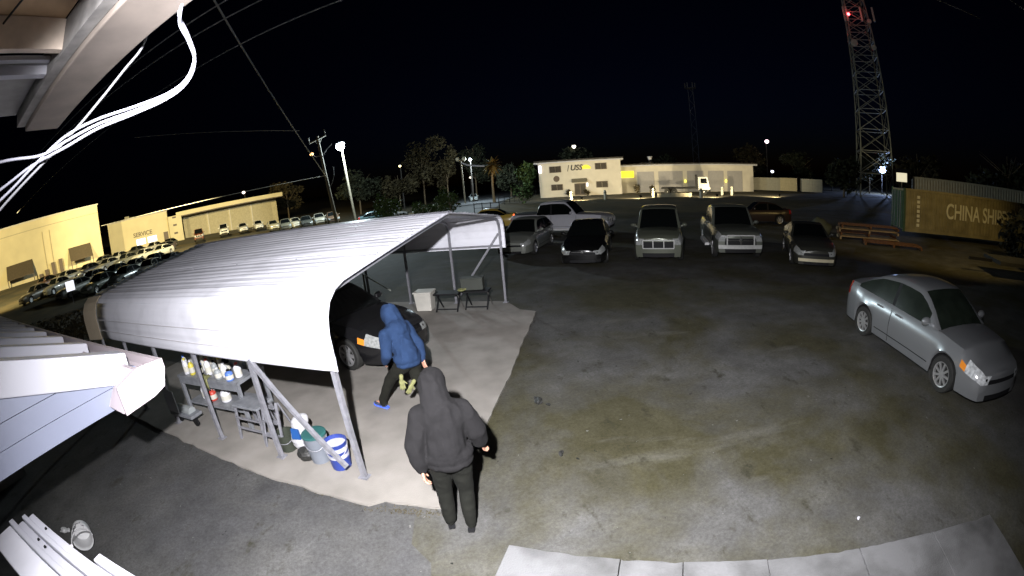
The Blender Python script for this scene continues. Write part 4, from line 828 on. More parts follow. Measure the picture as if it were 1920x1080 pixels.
mb = MB(); mb.ball((-1.9, -2.6, 34.9), 0.3, 12, 8); mb.build('beacon', glow('beacon_red', (1.0, 0.06, 0.07), 18), TW)
lamp('beacon_bulb', 'POINT', (TWX - 3.2, TWY - 3.0, 35.0), 60, (1, 0.1, 0.1), 0.1)
lamp('tower_foot_light', 'SPOT', (TWX - 8, TWY - 9, 0.8), 1100, (1.0, 0.88, 0.55), 0.2, (TWX, TWY, 13), 55, 0.9)
T2 = thing('distant_mast', 'faint distant lattice mast with a wider top above the garage', 'tower', (75, 152.6, 0), R(-26)); MST = mat('mast_steel', (0.10, 0.10, 0.11), 0.7, var=0.2)
for a in ((-1.2, -1.2), (1.2, -1.2), (1.2, 1.2), (-1.2, 1.2)): mb = MB(); mb.bar((a[0], a[1], 0), (a[0] * 0.8, a[1] * 0.8, 37.5), 0.18); mb.build('mast_leg', MST, T2)
for k in range(15):
    z = k * 2.5; mb = MB(); q = 1.2 - 0.24 * z / 37.5; sg = 1 if k % 2 else -1; mb.bar((-q * sg, -q - 0.1, z), (q * sg, -q - 0.1, z + 2.5), 0.12); mb.build('cross_brace', MST, T2)
for k in range(6): a = k * math.pi / 3; mb = MB(); mb.b2((2.0 * math.cos(a) - 0.2, 2.0 * math.sin(a) - 0.2, 37.0), (2.0 * math.cos(a) + 0.2, 2.0 * math.sin(a) + 0.2, 39.2)); mb.build('antenna_panel', MST, T2)
mb = MB(); mb.lathe([(1.9, 36.9), (2.2, 36.95), (2.2, 37.1), (1.9, 37.15)], 14); mb.build('antenna_ring', MST, T2)
LS = thing('lit_billboard', 'small lit cream board on a post in front of the round tree', 'sign', (48.5, 35.3, 0), R(-50)); mb = MB(); mb.b2((-0.75, -0.1, 3.3), (0.75, 0.1, 4.4)); mb.build('panel', glow('board_cream', (1.0, 0.9, 0.62), 0.75), LS); mb = MB(); mb.bar((0, 0.2, 0), (0, 0.2, 4.4), 0.15); mb.build('post', POLEW, LS); mb = MB(); mb.b2((-0.85, -0.15, 4.42), (0.85, 0.15, 4.9)); mb.build('hood', BLACKP, LS)

# ------------------------------------------------------------------ vegetation
def crown_mesh(blobs, n, size):
    mb = MB()
    for _ in range(n):
        c, r = random.choice(blobs); d = Vector((random.gauss(0, 1), random.gauss(0, 1), random.gauss(0, 1))).normalized() * (random.random() ** 0.45)
        p = Vector((c[0] + d.x * r[0], c[1] + d.y * r[1], c[2] + d.z * r[2])); u = Vector((random.gauss(0, 1), random.gauss(0, 1), random.gauss(0, 0.6))).normalized(); v = u.cross(Vector((random.gauss(0, 1), random.gauss(0, 1), random.gauss(0, 1)))).normalized(); s_ = size * random.uniform(0.6, 1.4)
        mb.add([p - u * s_, p + v * s_ * 0.45, p + u * s_, p - v * s_ * 0.45], [(0, 1, 2, 3)])
    return mb
def tree(name, label, loc, h, rx, rz, m, n=900, size=0.35, trunk=0.2, low=0.25, nb=7, group='trees in the background', cat='tree'):
    t = thing(name, label, cat, loc, 0, group)
    mb = MB(); mb.tube([(0, 0, -0.4), (0.1, 0, h * 0.4), (0, 0.1, h * 0.85)], [trunk, trunk * 0.7, trunk * 0.2], 8)
    for k in range(6):
        a = random.uniform(0, 6.28); z0 = h * random.uniform(0.3, 0.6); mb.tube([(0.05, 0, z0), (math.cos(a) * rx * 0.35, math.sin(a) * rx * 0.35, z0 + h * 0.15), (math.cos(a) * rx * 0.7, math.sin(a) * rx * 0.7, z0 + h * 0.3)], [trunk * 0.4, trunk * 0.25, trunk * 0.08], 5)
    mb.build('trunk', BARK, t, smooth=True); bl = []
    for k in range(nb):
        a = random.uniform(0, 6.28); q = random.uniform(0.2, 0.75); zz = lerp(h * low + rz * 0.2, h - rz * 0.3, random.random())
        bl.append(((math.cos(a) * rx * q, math.sin(a) * rx * q, zz), (rx * random.uniform(0.35, 0.6), rx * random.uniform(0.35, 0.6), rz * random.uniform(0.3, 0.5))))
    crown_mesh(bl, n, size).build('crown', m, t); return t
tl = [('broad brown tree behind the poles above the carport ridge', (-17.5, 93, 0), 15.5, 5.5, 6, FOLB), ('tall thin brown tree right of the broad one', (-12.5, 95, 0), 12.5, 3.2, 5, FOLB), ('dark tree behind the double globe pole', (-6.5, 102, 0), 14.5, 4, 6, FOLD),
      ('low brown tree beside the poles', (-22, 88, 0), 8.5, 4, 4, FOLB), ('dark tree left of the utility pole', (-30, 85, 0.3), 9, 5, 4, FOLD), ('brown tree behind the service bay canopy', (-53, 95, 1.4), 11, 5, 4, FOLB),
      ('slim green tree next to the office corner', (4.2, 78, 0), 7.2, 1.9, 4, FOL), ('dark tree between palm and office', (1.6, 92, 0), 7.5, 3.2, 4, FOLD), ('dark tree behind the garage lamp', (17.5, 96, 0), 10.5, 4.2, 4, FOLD), ('dark tree behind the middle of the garage', (36, 92, 0), 7.5, 5, 4, FOLD), ('dark tree beyond the pink lamp', (62, 93, 0), 10.5, 5, 5, FOLB),
      ('dark tree beside the storage boxes', (72, 86, 0), 9.5, 6, 4, FOLD), ('dark tree behind the tower foot', (82, 70, 0), 9.5, 6, 4, FOLD), ('dark tree added in front of the tower foot to hide its bright base', (55.5, 53.5, 0), 6.0, 4.0, 4, FOLD), ('round brownish tree right of the tower', (62.3, 41.8, 0), 9.2, 4.2, 5, FOLB), ('dark tree at the right above the grey container', (66, 26, 0), 10, 7, 5, FOLD), ('dark tree behind the grey container, at the frame edge', (60, 16, 0), 9, 6, 5, FOLD)]  # the tree before the tower foot is added to darken its base
for lb, loc, h, rx, rz, m in tl: tree('background_tree', lb, loc, h, rx, rz, m, n=1500, size=0.42)
tree('leafy_shrub', 'leafy green shrub behind the carport ridge, nearer the poles', (-10.0, 35, 0), 3.7, 1.5, 2.6, FOL, 900, 0.16, 0.06, 0.2, 9, 'shrubs behind the carport', 'shrub')
tree('leafy_shrub', 'leafy green shrub behind the carport apex by the lit road', (-4.7, 35.6, 0), 3.5, 1.35, 2.4, FOL, 900, 0.16, 0.06, 0.2, 9, 'shrubs behind the carport', 'shrub')
tree('leafy_shrub', 'low green shrub between the two larger shrubs', (-7.3, 37, 0), 2.4, 1.6, 1.5, FOL, 700, 0.16, 0.05, 0.15, 8, 'shrubs behind the carport', 'shrub')
tree('leafy_shrub', 'green bush at the far end of the road fence', (2.6, 60, 0), 3.2, 1.8, 2, FOL, 700, 0.2, 0.06, 0.1, 8, 'shrubs behind the carport', 'shrub')
tree('leafy_shrub', 'dry brown bush beside the far carport corner on the left', (-16, 10, 0), 1.5, 2.2, 1.0, FOLB, 900, 0.12, 0.04, 0.05, 9, 'dry bushes left of the carport', 'shrub')
tree('leafy_shrub', 'dry brown bush further left near the metal roof wing', (-19, 8.5, 0), 1.4, 2.4, 1.0, FOLB, 900, 0.12, 0.04, 0.05, 9, 'dry bushes left of the carport', 'shrub')
for i, (x, y, h) in enumerate(((11.2, 72.6, 1.3), (14.2, 71.9, 1.2), (20.4, 63, 2.2), (22.8, 62.2, 1.7), (25.5, 62, 1.2))):
    tree('small_shrub', ['potted shrub left of the office door', 'small shrub right of the office door', 'tall spindly shrub before the first roller door', 'shrub before the second roller door', 'low shrub beside the truck flatbed'][i], (x, y, 0), h, 0.7, h * 0.8, FOLB, 250, 0.14, 0.04, 0.1, 6, 'shrubs before the office', 'shrub')
PM = thing('palm_tree', 'palm tree with a round orange lit crown by the road', 'tree', (-1.7, 72, 0))
mb = MB(); mb.tube([(0, 0, -0.3), (-0.05, 0, 3), (0.1, 0, 6.2)], [0.28, 0.2, 0.17], 10); mb.build('trunk', BARK, PM, smooth=True)
mb = MB()
for k in range(70):
    a = random.uniform(0, 6.28); el = random.uniform(-1.2, 1.3); ln = random.uniform(1.6, 2.4); d = Vector((math.cos(a) * math.cos(el), math.sin(a) * math.cos(el), math.sin(el))); sd = d.cross(Vector((0, 0, 1))).normalized()
    p0 = Vector((0.1, 0, 6.6)); prev = p0
    for q in range(1, 6):
        t = q / 5; p = p0 + d * ln * t - Vector((0, 0, 0.5 * t * t * ln * 0.5)); ww = 0.28 * math.sin(math.pi * min(0.95, t * 0.9 + 0.1)); mb.add([prev - sd * ww, prev + sd * ww, p + sd * ww * 0.8, p - sd * ww * 0.8], [(0, 1, 2, 3)]); prev = p
mb.build('crown', mat('palm_frond', (0.13, 0.085, 0.02), 0.8, var=0.3, scale=1), PM)
lamp('palm_sodium', 'SPOT', (2.5, 62, 1.0), 2000, (1.0, 0.6, 0.12), 0.2, (-1.6, 72, 6.5), 40, 0.8)
# road fence
for i, (a, b, n, lb) in enumerate((((-3.6, 49.5), (-0.6, 46.5), 3, 'dark pipe rail fence at the near end of the road'), ((-0.8, 60), (6.5, 86), 9, 'dark rail fence running along the road towards the office'), ((-12.5, 40), (-9.5, 50), 4, 'dark rail fence between the shrubs and the road'))):
    t = thing('rail_fence', lb, 'fence', (a[0], a[1], 0), 0, 'rail fences along the road'); A = Vector((0, 0, 0)); B = Vector((b[0] - a[0], b[1] - a[1], 0))
    for k in range(n + 1): p = A.lerp(B, k / n); mb = MB(); mb.bar(p, p + Vector((0, 0, 1.2)), 0.09); mb.build('post', BLACKP, t)
    for z in (0.6, 1.12): mb = MB(); mb.bar(A + Vector((0, 0, z)), B + Vector((0, 0, z)), 0.06); mb.build('rail', BLACKP, t)

# ------------------------------------------------------------------ people
def organic(name, shapes, m, parent, voxel=0.012, it=4, wrinkle=0.0, wf=9.0, ws=(1, 1, 1)):
    mb = MB()
    for s_ in shapes:
        if s_[0] == 'c':
            _, p0, r0, p1, r1 = s_; p0, p1 = Vector(p0), Vector(p1); n = 6
            for i in range(n + 1): mb.ball(p0.lerp(p1, i / n), lerp(r0, r1, i / n), 12, 8)
            mb.tube([p0, p1], [r0 * 0.985, r1 * 0.985], 14)
        else: mb.ball(s_[1], s_[2], 18, 12, s_[3] if len(s_) > 3 else None)
    me = mb.mesh(name); tmp = bpy.data.objects.new(name + '_tmp', me); S.collection.objects.link(tmp)
    rm = tmp.modifiers.new('r', 'REMESH'); rm.mode = 'VOXEL'; rm.voxel_size = voxel
    sm = tmp.modifiers.new('s', 'SMOOTH'); sm.factor = 0.5; sm.iterations = it
    out = bpy.data.meshes.new_from_object(tmp.evaluated_get(bpy.context.evaluated_depsgraph_get())); bpy.data.objects.remove(tmp)
    if wrinkle:
        nor = [v.normal.copy() for v in out.vertices]
        for v, nn in zip(out.vertices, nor):
            q = Vector((v.co.x * ws[0], v.co.y * ws[1], v.co.z * ws[2])) * wf
            a = 1 - abs(noise.noise(q + Vector((0, 0, 0.6 * noise.noise(q * 0.5))))) * 3.0 + 0.35 * noise.noise(q * 2.3); b_ = noise.noise(q * 0.45 + Vector((3, 1, 7)))
            v.co += nn * wrinkle * (0.6 * a + 0.9 * b_)
    out.materials.clear(); out.materials.append(m); out.polygons.foreach_set('use_smooth', [True] * len(out.polygons)); out.name = name
    o = bpy.data.objects.new(name, out); S.collection.objects.link(o); o.parent = parent; return o
def hand(wrist, d, side, curl=0.5):
    """palm, four unequal fingers and a thumb; d = direction of the forearm, side = direction of the thumb"""
    d = Vector(d).normalized(); sd = Vector(side); sd = (sd - d * sd.dot(d)).normalized(); pn = d.cross(sd).normalized(); w = Vector(wrist); sh = []
    for k, ln in enumerate((0.068, 0.078, 0.072, 0.056)):
        o = sd * (0.027 - 0.018 * k); k0 = w + d * 0.015 + o * 0.7; k1 = w + d * 0.09 + o; sh.append(('c', k0, 0.017, k1, 0.0115))
        a = k1 + (d * math.cos(curl * 0.6) + pn * math.sin(curl * 0.6)) * ln * 0.5; b = a + (d * math.cos(curl * 1.5) + pn * math.sin(curl * 1.5)) * ln * 0.5
        sh += [('c', k1, 0.0105, a, 0.0095), ('c', a, 0.0095, b, 0.0078)]
    t0 = w + d * 0.03 + sd * 0.026; t1 = t0 + (d * 0.7 + sd * 0.6 + pn * 0.3).normalized() * 0.04; t2 = t1 + (d * 0.9 + sd * 0.15 + pn * 0.4).normalized() * 0.032
    sh += [('c', t0, 0.015, t1, 0.0115), ('c', t1, 0.0115, t2, 0.009)]; return sh
SKIN = mat('skin', (0.42, 0.22, 0.15), 0.55, var=0.08, scale=8)
def person(label, loc, rz, J, hood_m, pant_m, shoe_m, sole_m, bulk, group):
    t = thing('person', label, 'person', loc, rz, group)
    V = {k: Vector(v) for k, v in J.items()}; hd = V['head']; nk = V['neck']; ch = V['chest']; hp = V['hip']; fdir = Vector((0, 1, 0))
    face = V.get('face', fdir).normalized(); fr = face.cross(Vector((0, 0, 1))).normalized()
    sh = [('e', hd, (0.076, 0.095, 0.115)), ('c', hd + Vector((0, -0.01, -0.06)), 0.06, nk, 0.062), ('c', nk, 0.07, ch, 0.13), ('e', ch, (0.17, 0.11, 0.2)), ('c', ch, 0.13, hp, 0.13), ('e', hp, (0.16, 0.12, 0.12)),
          ('e', hd + face * 0.095 + Vector((0, 0, -0.015)), (0.014, 0.018, 0.022)), ('e', hd + face * 0.085 + Vector((0, 0, -0.055)), (0.026, 0.014, 0.008)), ('e', hd + fr * 0.078 + Vector((0, 0, -0.005)), (0.012, 0.02, 0.03)), ('e', hd - fr * 0.078 + Vector((0, 0, -0.005)), (0.012, 0.02, 0.03))]
    for s_ in (-1, 1): sh.append(('e', hd + face * 0.088 + fr * 0.032 * s_ + Vector((0, 0, 0.012)), (0.012, 0.01, 0.008)))
    for q in 'LR':
        sh += [('c', V['sh' + q], 0.06, V['el' + q], 0.045), ('c', V['el' + q], 0.042, V['wr' + q], 0.027), ('c', ch + Vector((0, 0, 0.08)), 0.09, V['sh' + q], 0.065), ('c', V['th' + q], 0.085, V['kn' + q], 0.058), ('c', V['kn' + q], 0.055, V['an' + q], 0.036), ('c', V['an' + q], 0.036, V['an' + q] + V['ft' + q] * 0.15 - Vector((0, 0, 0.05)), 0.018)]
        sh += hand(V['wr' + q], V['wr' + q] - V['el' + q], V.get('tb' + q, fdir), 0.6)
    organic('body', sh, SKIN, t, 0.0065, 2)
    b = bulk; hs = [('e', ch + Vector((0, -0.01, 0.03)), (0.205 + b * 0.6, 0.15 + b * 0.6, 0.24)), ('c', ch, 0.165 + b, hp + Vector((0, 0, 0.10)), 0.165 + b * 1.1), ('e', hp + Vector((0, 0, 0.06)), (0.21 + b, 0.165 + b, 0.13)), ('e', hp + Vector((0, 0, -0.02)), (0.20 + b, 0.16 + b, 0.09)),
          ('c', nk + Vector((0, -0.02, -0.05)), 0.135, ch + Vector((0, -0.01, 0.12)), 0.17)]
    back = -face
    hs += [('e', hd + back * 0.012 + Vector((0, 0, 0.012)), (0.132, 0.145, 0.155)), ('c', hd + back * 0.045 + Vector((0, 0, 0.0)), 0.128, nk + back * 0.035, 0.145), ('c', hd + back * 0.055 + Vector((0, 0, -0.05)), 0.10, nk + back * 0.07 + Vector((0, 0, -0.06)), 0.09), ('e', hd + back * 0.06 + Vector((0, 0, 0.085)), (0.075, 0.085, 0.07))]
    for q in 'LR':
        cuff = V['wr' + q].lerp(V['el' + q], 0.06)
        hs += [('c', V['sh' + q] + Vector((0, 0, -0.01)), 0.090 + b * 0.5, V['el' + q], 0.078 + b * 0.5), ('c', V['el' + q], 0.077 + b * 0.5, cuff.lerp(V['el' + q], 0.3), 0.066 + b * 0.3), ('c', cuff.lerp(V['el' + q], 0.35), 0.066 + b * 0.3, cuff, 0.047), ('c', ch + Vector((0, 0, 0.10)), 0.13 + b * 0.4, V['sh' + q], 0.088 + b * 0.4)]
    h = organic('hoodie', hs, hood_m, t, 0.011, 4, 0.014, 6.0, (1.3, 1.3, 0.9))
    ps = [('e', hp + Vector((0, 0, 0.0)), (0.185 + b * 0.5, 0.145 + b * 0.5, 0.12))]
    for q in 'LR':
        cu = V['an' + q] + Vector((0, 0, 0.03))
        ps += [('c', hp.lerp(V['th' + q], 0.8), 0.125 + b * 0.3, V['th' + q].lerp(V['kn' + q], 0.2), 0.115), ('c', V['th' + q], 0.118, V['kn' + q], 0.085), ('c', V['kn' + q], 0.083, cu, 0.066), ('c', cu, 0.066, cu - Vector((0, 0, 0.05)), 0.064)]
    organic('trousers', ps, pant_m, t, 0.011, 4, 0.008, 6.0, (1.2, 1.2, 1.1))
    for q in 'LR':
        f = V['ft' + q].normalized(); a = V['an' + q]; lo = a - Vector((0, 0, 0.055)); rot = Matrix((f.cross(Vector((0, 0, 1))).normalized(), f, f.cross(Vector((0, 0, 1))).normalized().cross(f))).transposed()
        so = organic('shoe', [('e', lo + f * 0.01, (0.043, 0.075, 0.045), rot), ('e', lo + f * 0.11 - Vector((0, 0, 0.008)), (0.047, 0.095, 0.036), rot), ('c', a + Vector((0, 0, 0.02)), 0.052, lo, 0.052)], shoe_m, t, 0.008, 4)
        mb = MB(); mb.prism([lo + rot @ Vector((x, y, -0.052)) for x, y in ((-0.036, -0.075), (-0.028, -0.09), (0.028, -0.09), (0.036, -0.075), (0.04, 0.05), (0.048, 0.13), (0.035, 0.19), (0, 0.21), (-0.035, 0.19), (-0.048, 0.13), (-0.04, 0.05))], rot @ Vector((0, 0, 0.028))); mb.build('sole', sole_m, so)
    return t
BLK = mat('black_fleece', (0.0085, 0.008, 0.0085), 0.95, var=0.15, scale=12, bump=0.2, bscale=90, spec=0.2)
BLKP = mat('black_trousers', (0.0065, 0.0068, 0.005), 0.9, var=0.2, scale=8, spec=0.2)
BLU = mat('blue_fleece', (0.014, 0.031, 0.076), 0.9, var=0.12, scale=10, bump=0.2, bscale=90, spec=0.2)
GRYP = mat('dark_olive_trousers', (0.011, 0.011, 0.008), 0.9, var=0.2, scale=8, spec=0.2)
grp = 'two hooded people by the carport'
person('person in a black hooded jacket walking away, hands hanging at the sides', (-0.73, 3.18, 0.0), R(6),
       dict(head=(-0.04, 0.17, 1.615), neck=(-0.02, 0.10, 1.46), chest=(0, 0.06, 1.28), hip=(0.0, 0.0, 0.93), face=(-0.1, 1, -0.25),
            shL=(-0.195, 0.05, 1.365), elL=(-0.27, -0.07, 1.12), wrL=(-0.245, -0.12, 0.875), shR=(0.195, 0.09, 1.365), elR=(0.29, 0.09, 1.13), wrR=(0.325, 0.20, 0.90),
            thL=(-0.095, 0, 0.88), knL=(-0.11, 0.06, 0.49), anL=(-0.115, 0.02, 0.095), ftL=(-0.1, 1, 0), thR=(0.095, 0, 0.88), knR=(0.105, 0.05, 0.49), anR=(0.10, -0.06, 0.10), ftR=(0.12, 1, -0.1)), BLK, BLKP, BLKP, BLACKP, 0.035, grp)
person('person in a blue hoodie striding beside the black sedan', (-1.62, 5.55, 0.03), R(50),
       dict(head=(0.05, 0.36, 1.53), neck=(0.05, 0.26, 1.40), chest=(0.03, 0.17, 1.22), hip=(0.0, -0.02, 0.90), face=(-0.3, 1, -0.45),
            shL=(-0.20, 0.16, 1.33), elL=(-0.27, 0.10, 1.06), wrL=(-0.22, 0.26, 0.88), shR=(0.20, 0.20, 1.33), elR=(0.27, 0.03, 1.07), wrR=(0.20, -0.12, 0.86),
            thL=(-0.095, 0, 0.86), knL=(-0.17, 0.33, 0.54), anL=(-0.23, 0.57, 0.12), ftL=(-0.3, 1, 0.1), thR=(0.095, 0, 0.86), knR=(0.11, -0.02, 0.48), anR=(0.11, -0.34, 0.14), ftR=(0.1, 1, -0.3)), BLU, GRYP, mat('navy_shoe', (0.03, 0.035, 0.06), 0.7), mat('blue_white_sole', (0.08, 0.16, 0.75), 0.5, var=0), 0.015, grp)
# gloves held at the hip of the person in blue
GL = thing('work_gloves', 'yellow green work gloves held at the hip of the blue hoodie', 'gloves', (-1.66, 5.22, 0.58), R(20)); GL.scale = (0.8, 0.8, 0.8)
gs = [('e', (0, 0, 0.19), (0.05, 0.025, 0.07)), ('c', (0, 0, 0.24), 0.035, (0.01, 0, 0.31), 0.04)] + [('c', (-0.033 + 0.022 * k, 0, 0.15), 0.013, (-0.045 + 0.03 * k, 0.005, 0.06 - 0.02 * (k in (1, 2))), 0.011) for k in range(4)] + [('c', (0.045, 0, 0.2), 0.014, (0.085, 0, 0.15), 0.012)]
YG = mat('glove_yellow', (0.20, 0.20, 0.08), 0.8, var=0.15)
organic('glove', gs, YG, GL, 0.006, 2); g2 = organic('glove', gs, YG, GL, 0.006, 2); g2.location = (0.05, 0.02, -0.10); g2.rotation_euler = (0.2, 0.5, 0.3)

# ------------------------------------------------------------------ things under the carport
STEELG = mat('bench_steel', (0.25, 0.26, 0.28), 0.5, 0.3, var=0.2, scale=8)
BN = thing('work_bench', 'grey steel work bench crowded with bottles under the near eave', 'bench', (-6.1, 5.28, 0.03), R(-10))
part(BN, 'bench_top', STEELG, (0, 0, 0.80), (1.75, 0.72, 0.85)); part(BN, 'shelf', STEELG, (0.05, 0.05, 0.28), (1.7, 0.67, 0.31)); part(BN, 'apron', STEELG, (0.06, 0.002, 0.70), (1.69, 0.03, 0.795))
for x in (0.04, 1.71):
    for y in (0.04, 0.68): mb = MB(); mb.bar((x, y, 0), (x, y, 0.797), 0.06); mb.build('leg', STEELG, BN)
def bottle(label, loc, h, r, m, capm, spray=False, name='bottle'):
    t = thing(name, label, 'bottle', loc, random.uniform(0, 6), 'bottles on the work bench')
    mb = MB(); mb.lathe([(r * 0.9, 0), (r, 0.01), (r, h * 0.62), (r * 0.8, h * 0.74), (r * 0.36, h * 0.82), (r * 0.36, h * 0.86)], 14); mb.build('bottle_body', m, t, smooth=True)
    mb = MB()
    if spray: mb.lathe([(r * 0.4, h * 0.86), (r * 0.4, h * 0.93), (r * 0.3, h * 0.95)], 10); mb.b2((-r * 0.9, -r * 0.28, h * 0.95), (r * 0.7, r * 0.28, h * 1.08)); mb.bar((-r * 0.6, 0, h * 0.95), (-r * 0.8, 0, h * 0.8), r * 0.2)
    else: mb.lathe([(r * 0.44, h * 0.862), (r * 0.44, h * 0.98), (0, h)], 10)
    mb.build('cap', capm, t)
    mb = MB(); mb.lathe([(r * 1.012, h * 0.15), (r * 1.012, h * 0.5)], 14); mb.build('paper_label', mat('label_cream', (0.6, 0.58, 0.5), 0.7), t)
def benchpt(u, v, z): a = R(-10); return (-6.1 + u * math.cos(a) - v * math.sin(a), 5.28 + u * math.sin(a) + v * math.cos(a), z + 0.03)
wp = mat('bottle_white', (0.7, 0.7, 0.72), 0.4); bp_ = mat('bottle_blue', (0.10, 0.20, 0.55), 0.4); yp = mat('bottle_yellow', (0.65, 0.55, 0.08), 0.4); bk = BLACKP; gp = mat('bottle_grey', (0.3, 0.32, 0.32), 0.4); rp = mat('bottle_red', (0.5, 0.06, 0.04), 0.4)
bl = [(0.10, 0.2, 0.26, 0.05, wp, bp_, 0, 'white bottle with blue cap at the bench corner'), (0.22, 0.12, 0.24, 0.05, wp, yp, 0, 'white bottle with yellow cap near the bench corner'), (0.32, 0.3, 0.28, 0.045, bp_, wp, 0, 'blue bottle with white cap on the bench'), (0.40, 0.12, 0.22, 0.05, yp, wp, 0, 'yellow bottle at the front of the bench'),
      (0.52, 0.35, 0.30, 0.045, wp, bk, 1, 'white spray bottle with black trigger behind the yellow bottle'), (0.62, 0.15, 0.2, 0.05, bk, wp, 0, 'black bottle with white cap on the bench'), (0.72, 0.4, 0.32, 0.045, gp, wp, 1, 'grey spray bottle with white trigger on the bench'), (0.82, 0.2, 0.24, 0.055, wp, rp, 0, 'white bottle with red cap mid bench'), (0.95, 0.42, 0.34, 0.05, yp, yp, 1, 'tall yellow spray bottle standing highest on the bench'),
      (1.02, 0.2, 0.22, 0.05, gp, bk, 0, 'grey bottle with black cap mid bench'), (1.15, 0.38, 0.26, 0.06, bk, bk, 0, 'all black bottle on the bench'), (1.28, 0.2, 0.2, 0.055, wp, wp, 0, 'plain white bottle towards the bench end'), (1.42, 0.4, 0.24, 0.05, gp, gp, 0, 'plain grey bottle towards the bench end'), (1.58, 0.25, 0.2, 0.06, wp, rp, 0, 'white bottle with red cap at the bench end'),
      (0.06, 0.45, 0.3, 0.055, gp, bp_, 0, 'grey bottle with blue cap at the far bench corner'), (0.2, 0.5, 0.34, 0.05, bp_, yp, 1, 'blue spray bottle with yellow trigger at the back'), (0.4, 0.55, 0.36, 0.055, wp, rp, 1, 'white spray bottle with red trigger at the back'), (0.6, 0.56, 0.3, 0.06, bk, yp, 0, 'black bottle with yellow cap at the back'), (0.8, 0.58, 0.33, 0.05, yp, bk, 0, 'yellow bottle with black cap at the back'), (1.2, 0.1, 0.16, 0.06, gp, wp, 0, 'short grey bottle at the front bench edge'), (1.3, 0.55, 0.33, 0.05, wp, bp_, 1, 'white spray bottle with blue trigger near the bench end'), (1.5, 0.1, 0.15, 0.065, bp_, bk, 0, 'short blue bottle at the front bench edge'), (1.65, 0.5, 0.3, 0.055, bk, rp, 0, 'black bottle with red cap at the far bench end')]
for u, v, h, r, m, c, sp_, lb in bl: bottle(lb, benchpt(u, v, 0.85), h * 1.25, r * 1.15, m, c, bool(sp_))
for u, v, h, r, m, c, lb in ((0.35, 0.3, 0.28, 0.09, wp, bk, 'round white jug on the shelf under the bench'), (0.62, 0.25, 0.24, 0.08, rp, wp, 'red jug on the shelf under the bench'), (0.95, 0.3, 0.25, 0.10, wp, wp, 'second white jug on the shelf under the bench')): bottle(lb, benchpt(u, v, 0.31), h, r, m, c, False, 'jug')
CL = thing('yellow_cloth', 'crumpled yellow cloth hanging over the bench front edge', 'cloth', benchpt(0.72, 0.02, 0.86), R(-10)); mb = MB()
g_ = [(i / 8 * 0.26, j / 6) for j in range(7) for i in range(9)]
mb.v = [(x, 0.10 - 0.14 * min(1, t * 2) - 0.012 * math.sin(x * 60) * (t > 0.3), 0.02 - max(0, t - 0.4) * 0.32 + 0.012 * math.sin(x * 45 + t * 5)) for x, t in g_]; mb.f = [(j * 9 + i, j * 9 + i + 1, j * 9 + i + 10, j * 9 + i + 9) for j in range(6) for i in range(8)]
o = mb.build('cloth', YG, CL, smooth='all'); o.modifiers.new('t', 'SOLIDIFY').thickness = 0.006
TC = thing('tool_cart', 'grey tool cart with rounded drum at the bench end', 'cart', (-6.35, 4.98, 0.03), R(-12)); part(TC, 'tray', STEELG, (0, 0, 0.2), (0.75, 0.28, 0.26), 0.01); part(TC, 'front_panel', mat('pale_grey', (0.42, 0.44, 0.46), 0.5), (0.05, -0.03, 0.3), (0.42, 0.0, 0.72), 0.02)
mb = MB(); mb.tube([(0.02, 0.05, 0.14), (0.0, 0.05, 0.8), (0.1, 0.1, 0.86)], 0.018, 6); mb.build('handle', GALV, TC)
for x in (0.1, 0.65): mb = MB(); mb.lathe([(0.03, -0.02), (0.08, -0.02), (0.08, 0.02), (0.03, 0.02)], 12, (x, 0.14, 0.08), Matrix.Rotation(R(90), 3, 'X')); mb.build('caster', BLACKP, TC)
mb = MB(); mb.tube([(0.12, 0.15, 0.28), (0.62, 0.15, 0.28)], 0.09, 12); mb.build('drum', gp, TC)
# step stool and folding step ladder
ST = thing('step_stool', 'grey platform step stool standing beside the bench', 'stool', (-4.15, 4.72, 0.03), R(-12)); part(ST, 'platform', STEELG, (-0.3, -0.02, 0.55), (0.3, 0.36, 0.59), 0.008)
for x in (-0.27, 0.27):
    for y0, y1 in ((0.02, -0.06), (0.32, 0.40)): mb = MB(); mb.bar((x, y0, 0.548), (x * 1.1, y1, 0), 0.035); mb.build('leg', GALV, ST)
for z in (0.2, 0.38): mb = MB(); mb.bar((-0.28, -0.03, z), (0.28, -0.03, z), 0.03); mb.build('rung', GALV, ST)
LD = thing('step_ladder', 'small aluminium step ladder standing behind the second post', 'ladder', (-3.62, 4.62, 0.03), R(-14))
for x in (-0.2, 0.2): mb = MB(); mb.bar((x, -0.12, 0), (x * 0.8, 0.05, 0.72), 0.04, 0.025); mb.build('rail', GALV, LD); mb = MB(); mb.bar((x, 0.3, 0), (x * 0.8, 0.08, 0.70), 0.03, 0.02); mb.build('rear_rail', GALV, LD)
for k in range(3): z = 0.2 + 0.22 * k; mb = MB(); mb.box((0, -0.12 + 0.17 * z / 0.72, z), (0.37 - 0.05 * k, 0.08, 0.02)); mb.build('tread', GALV, LD)
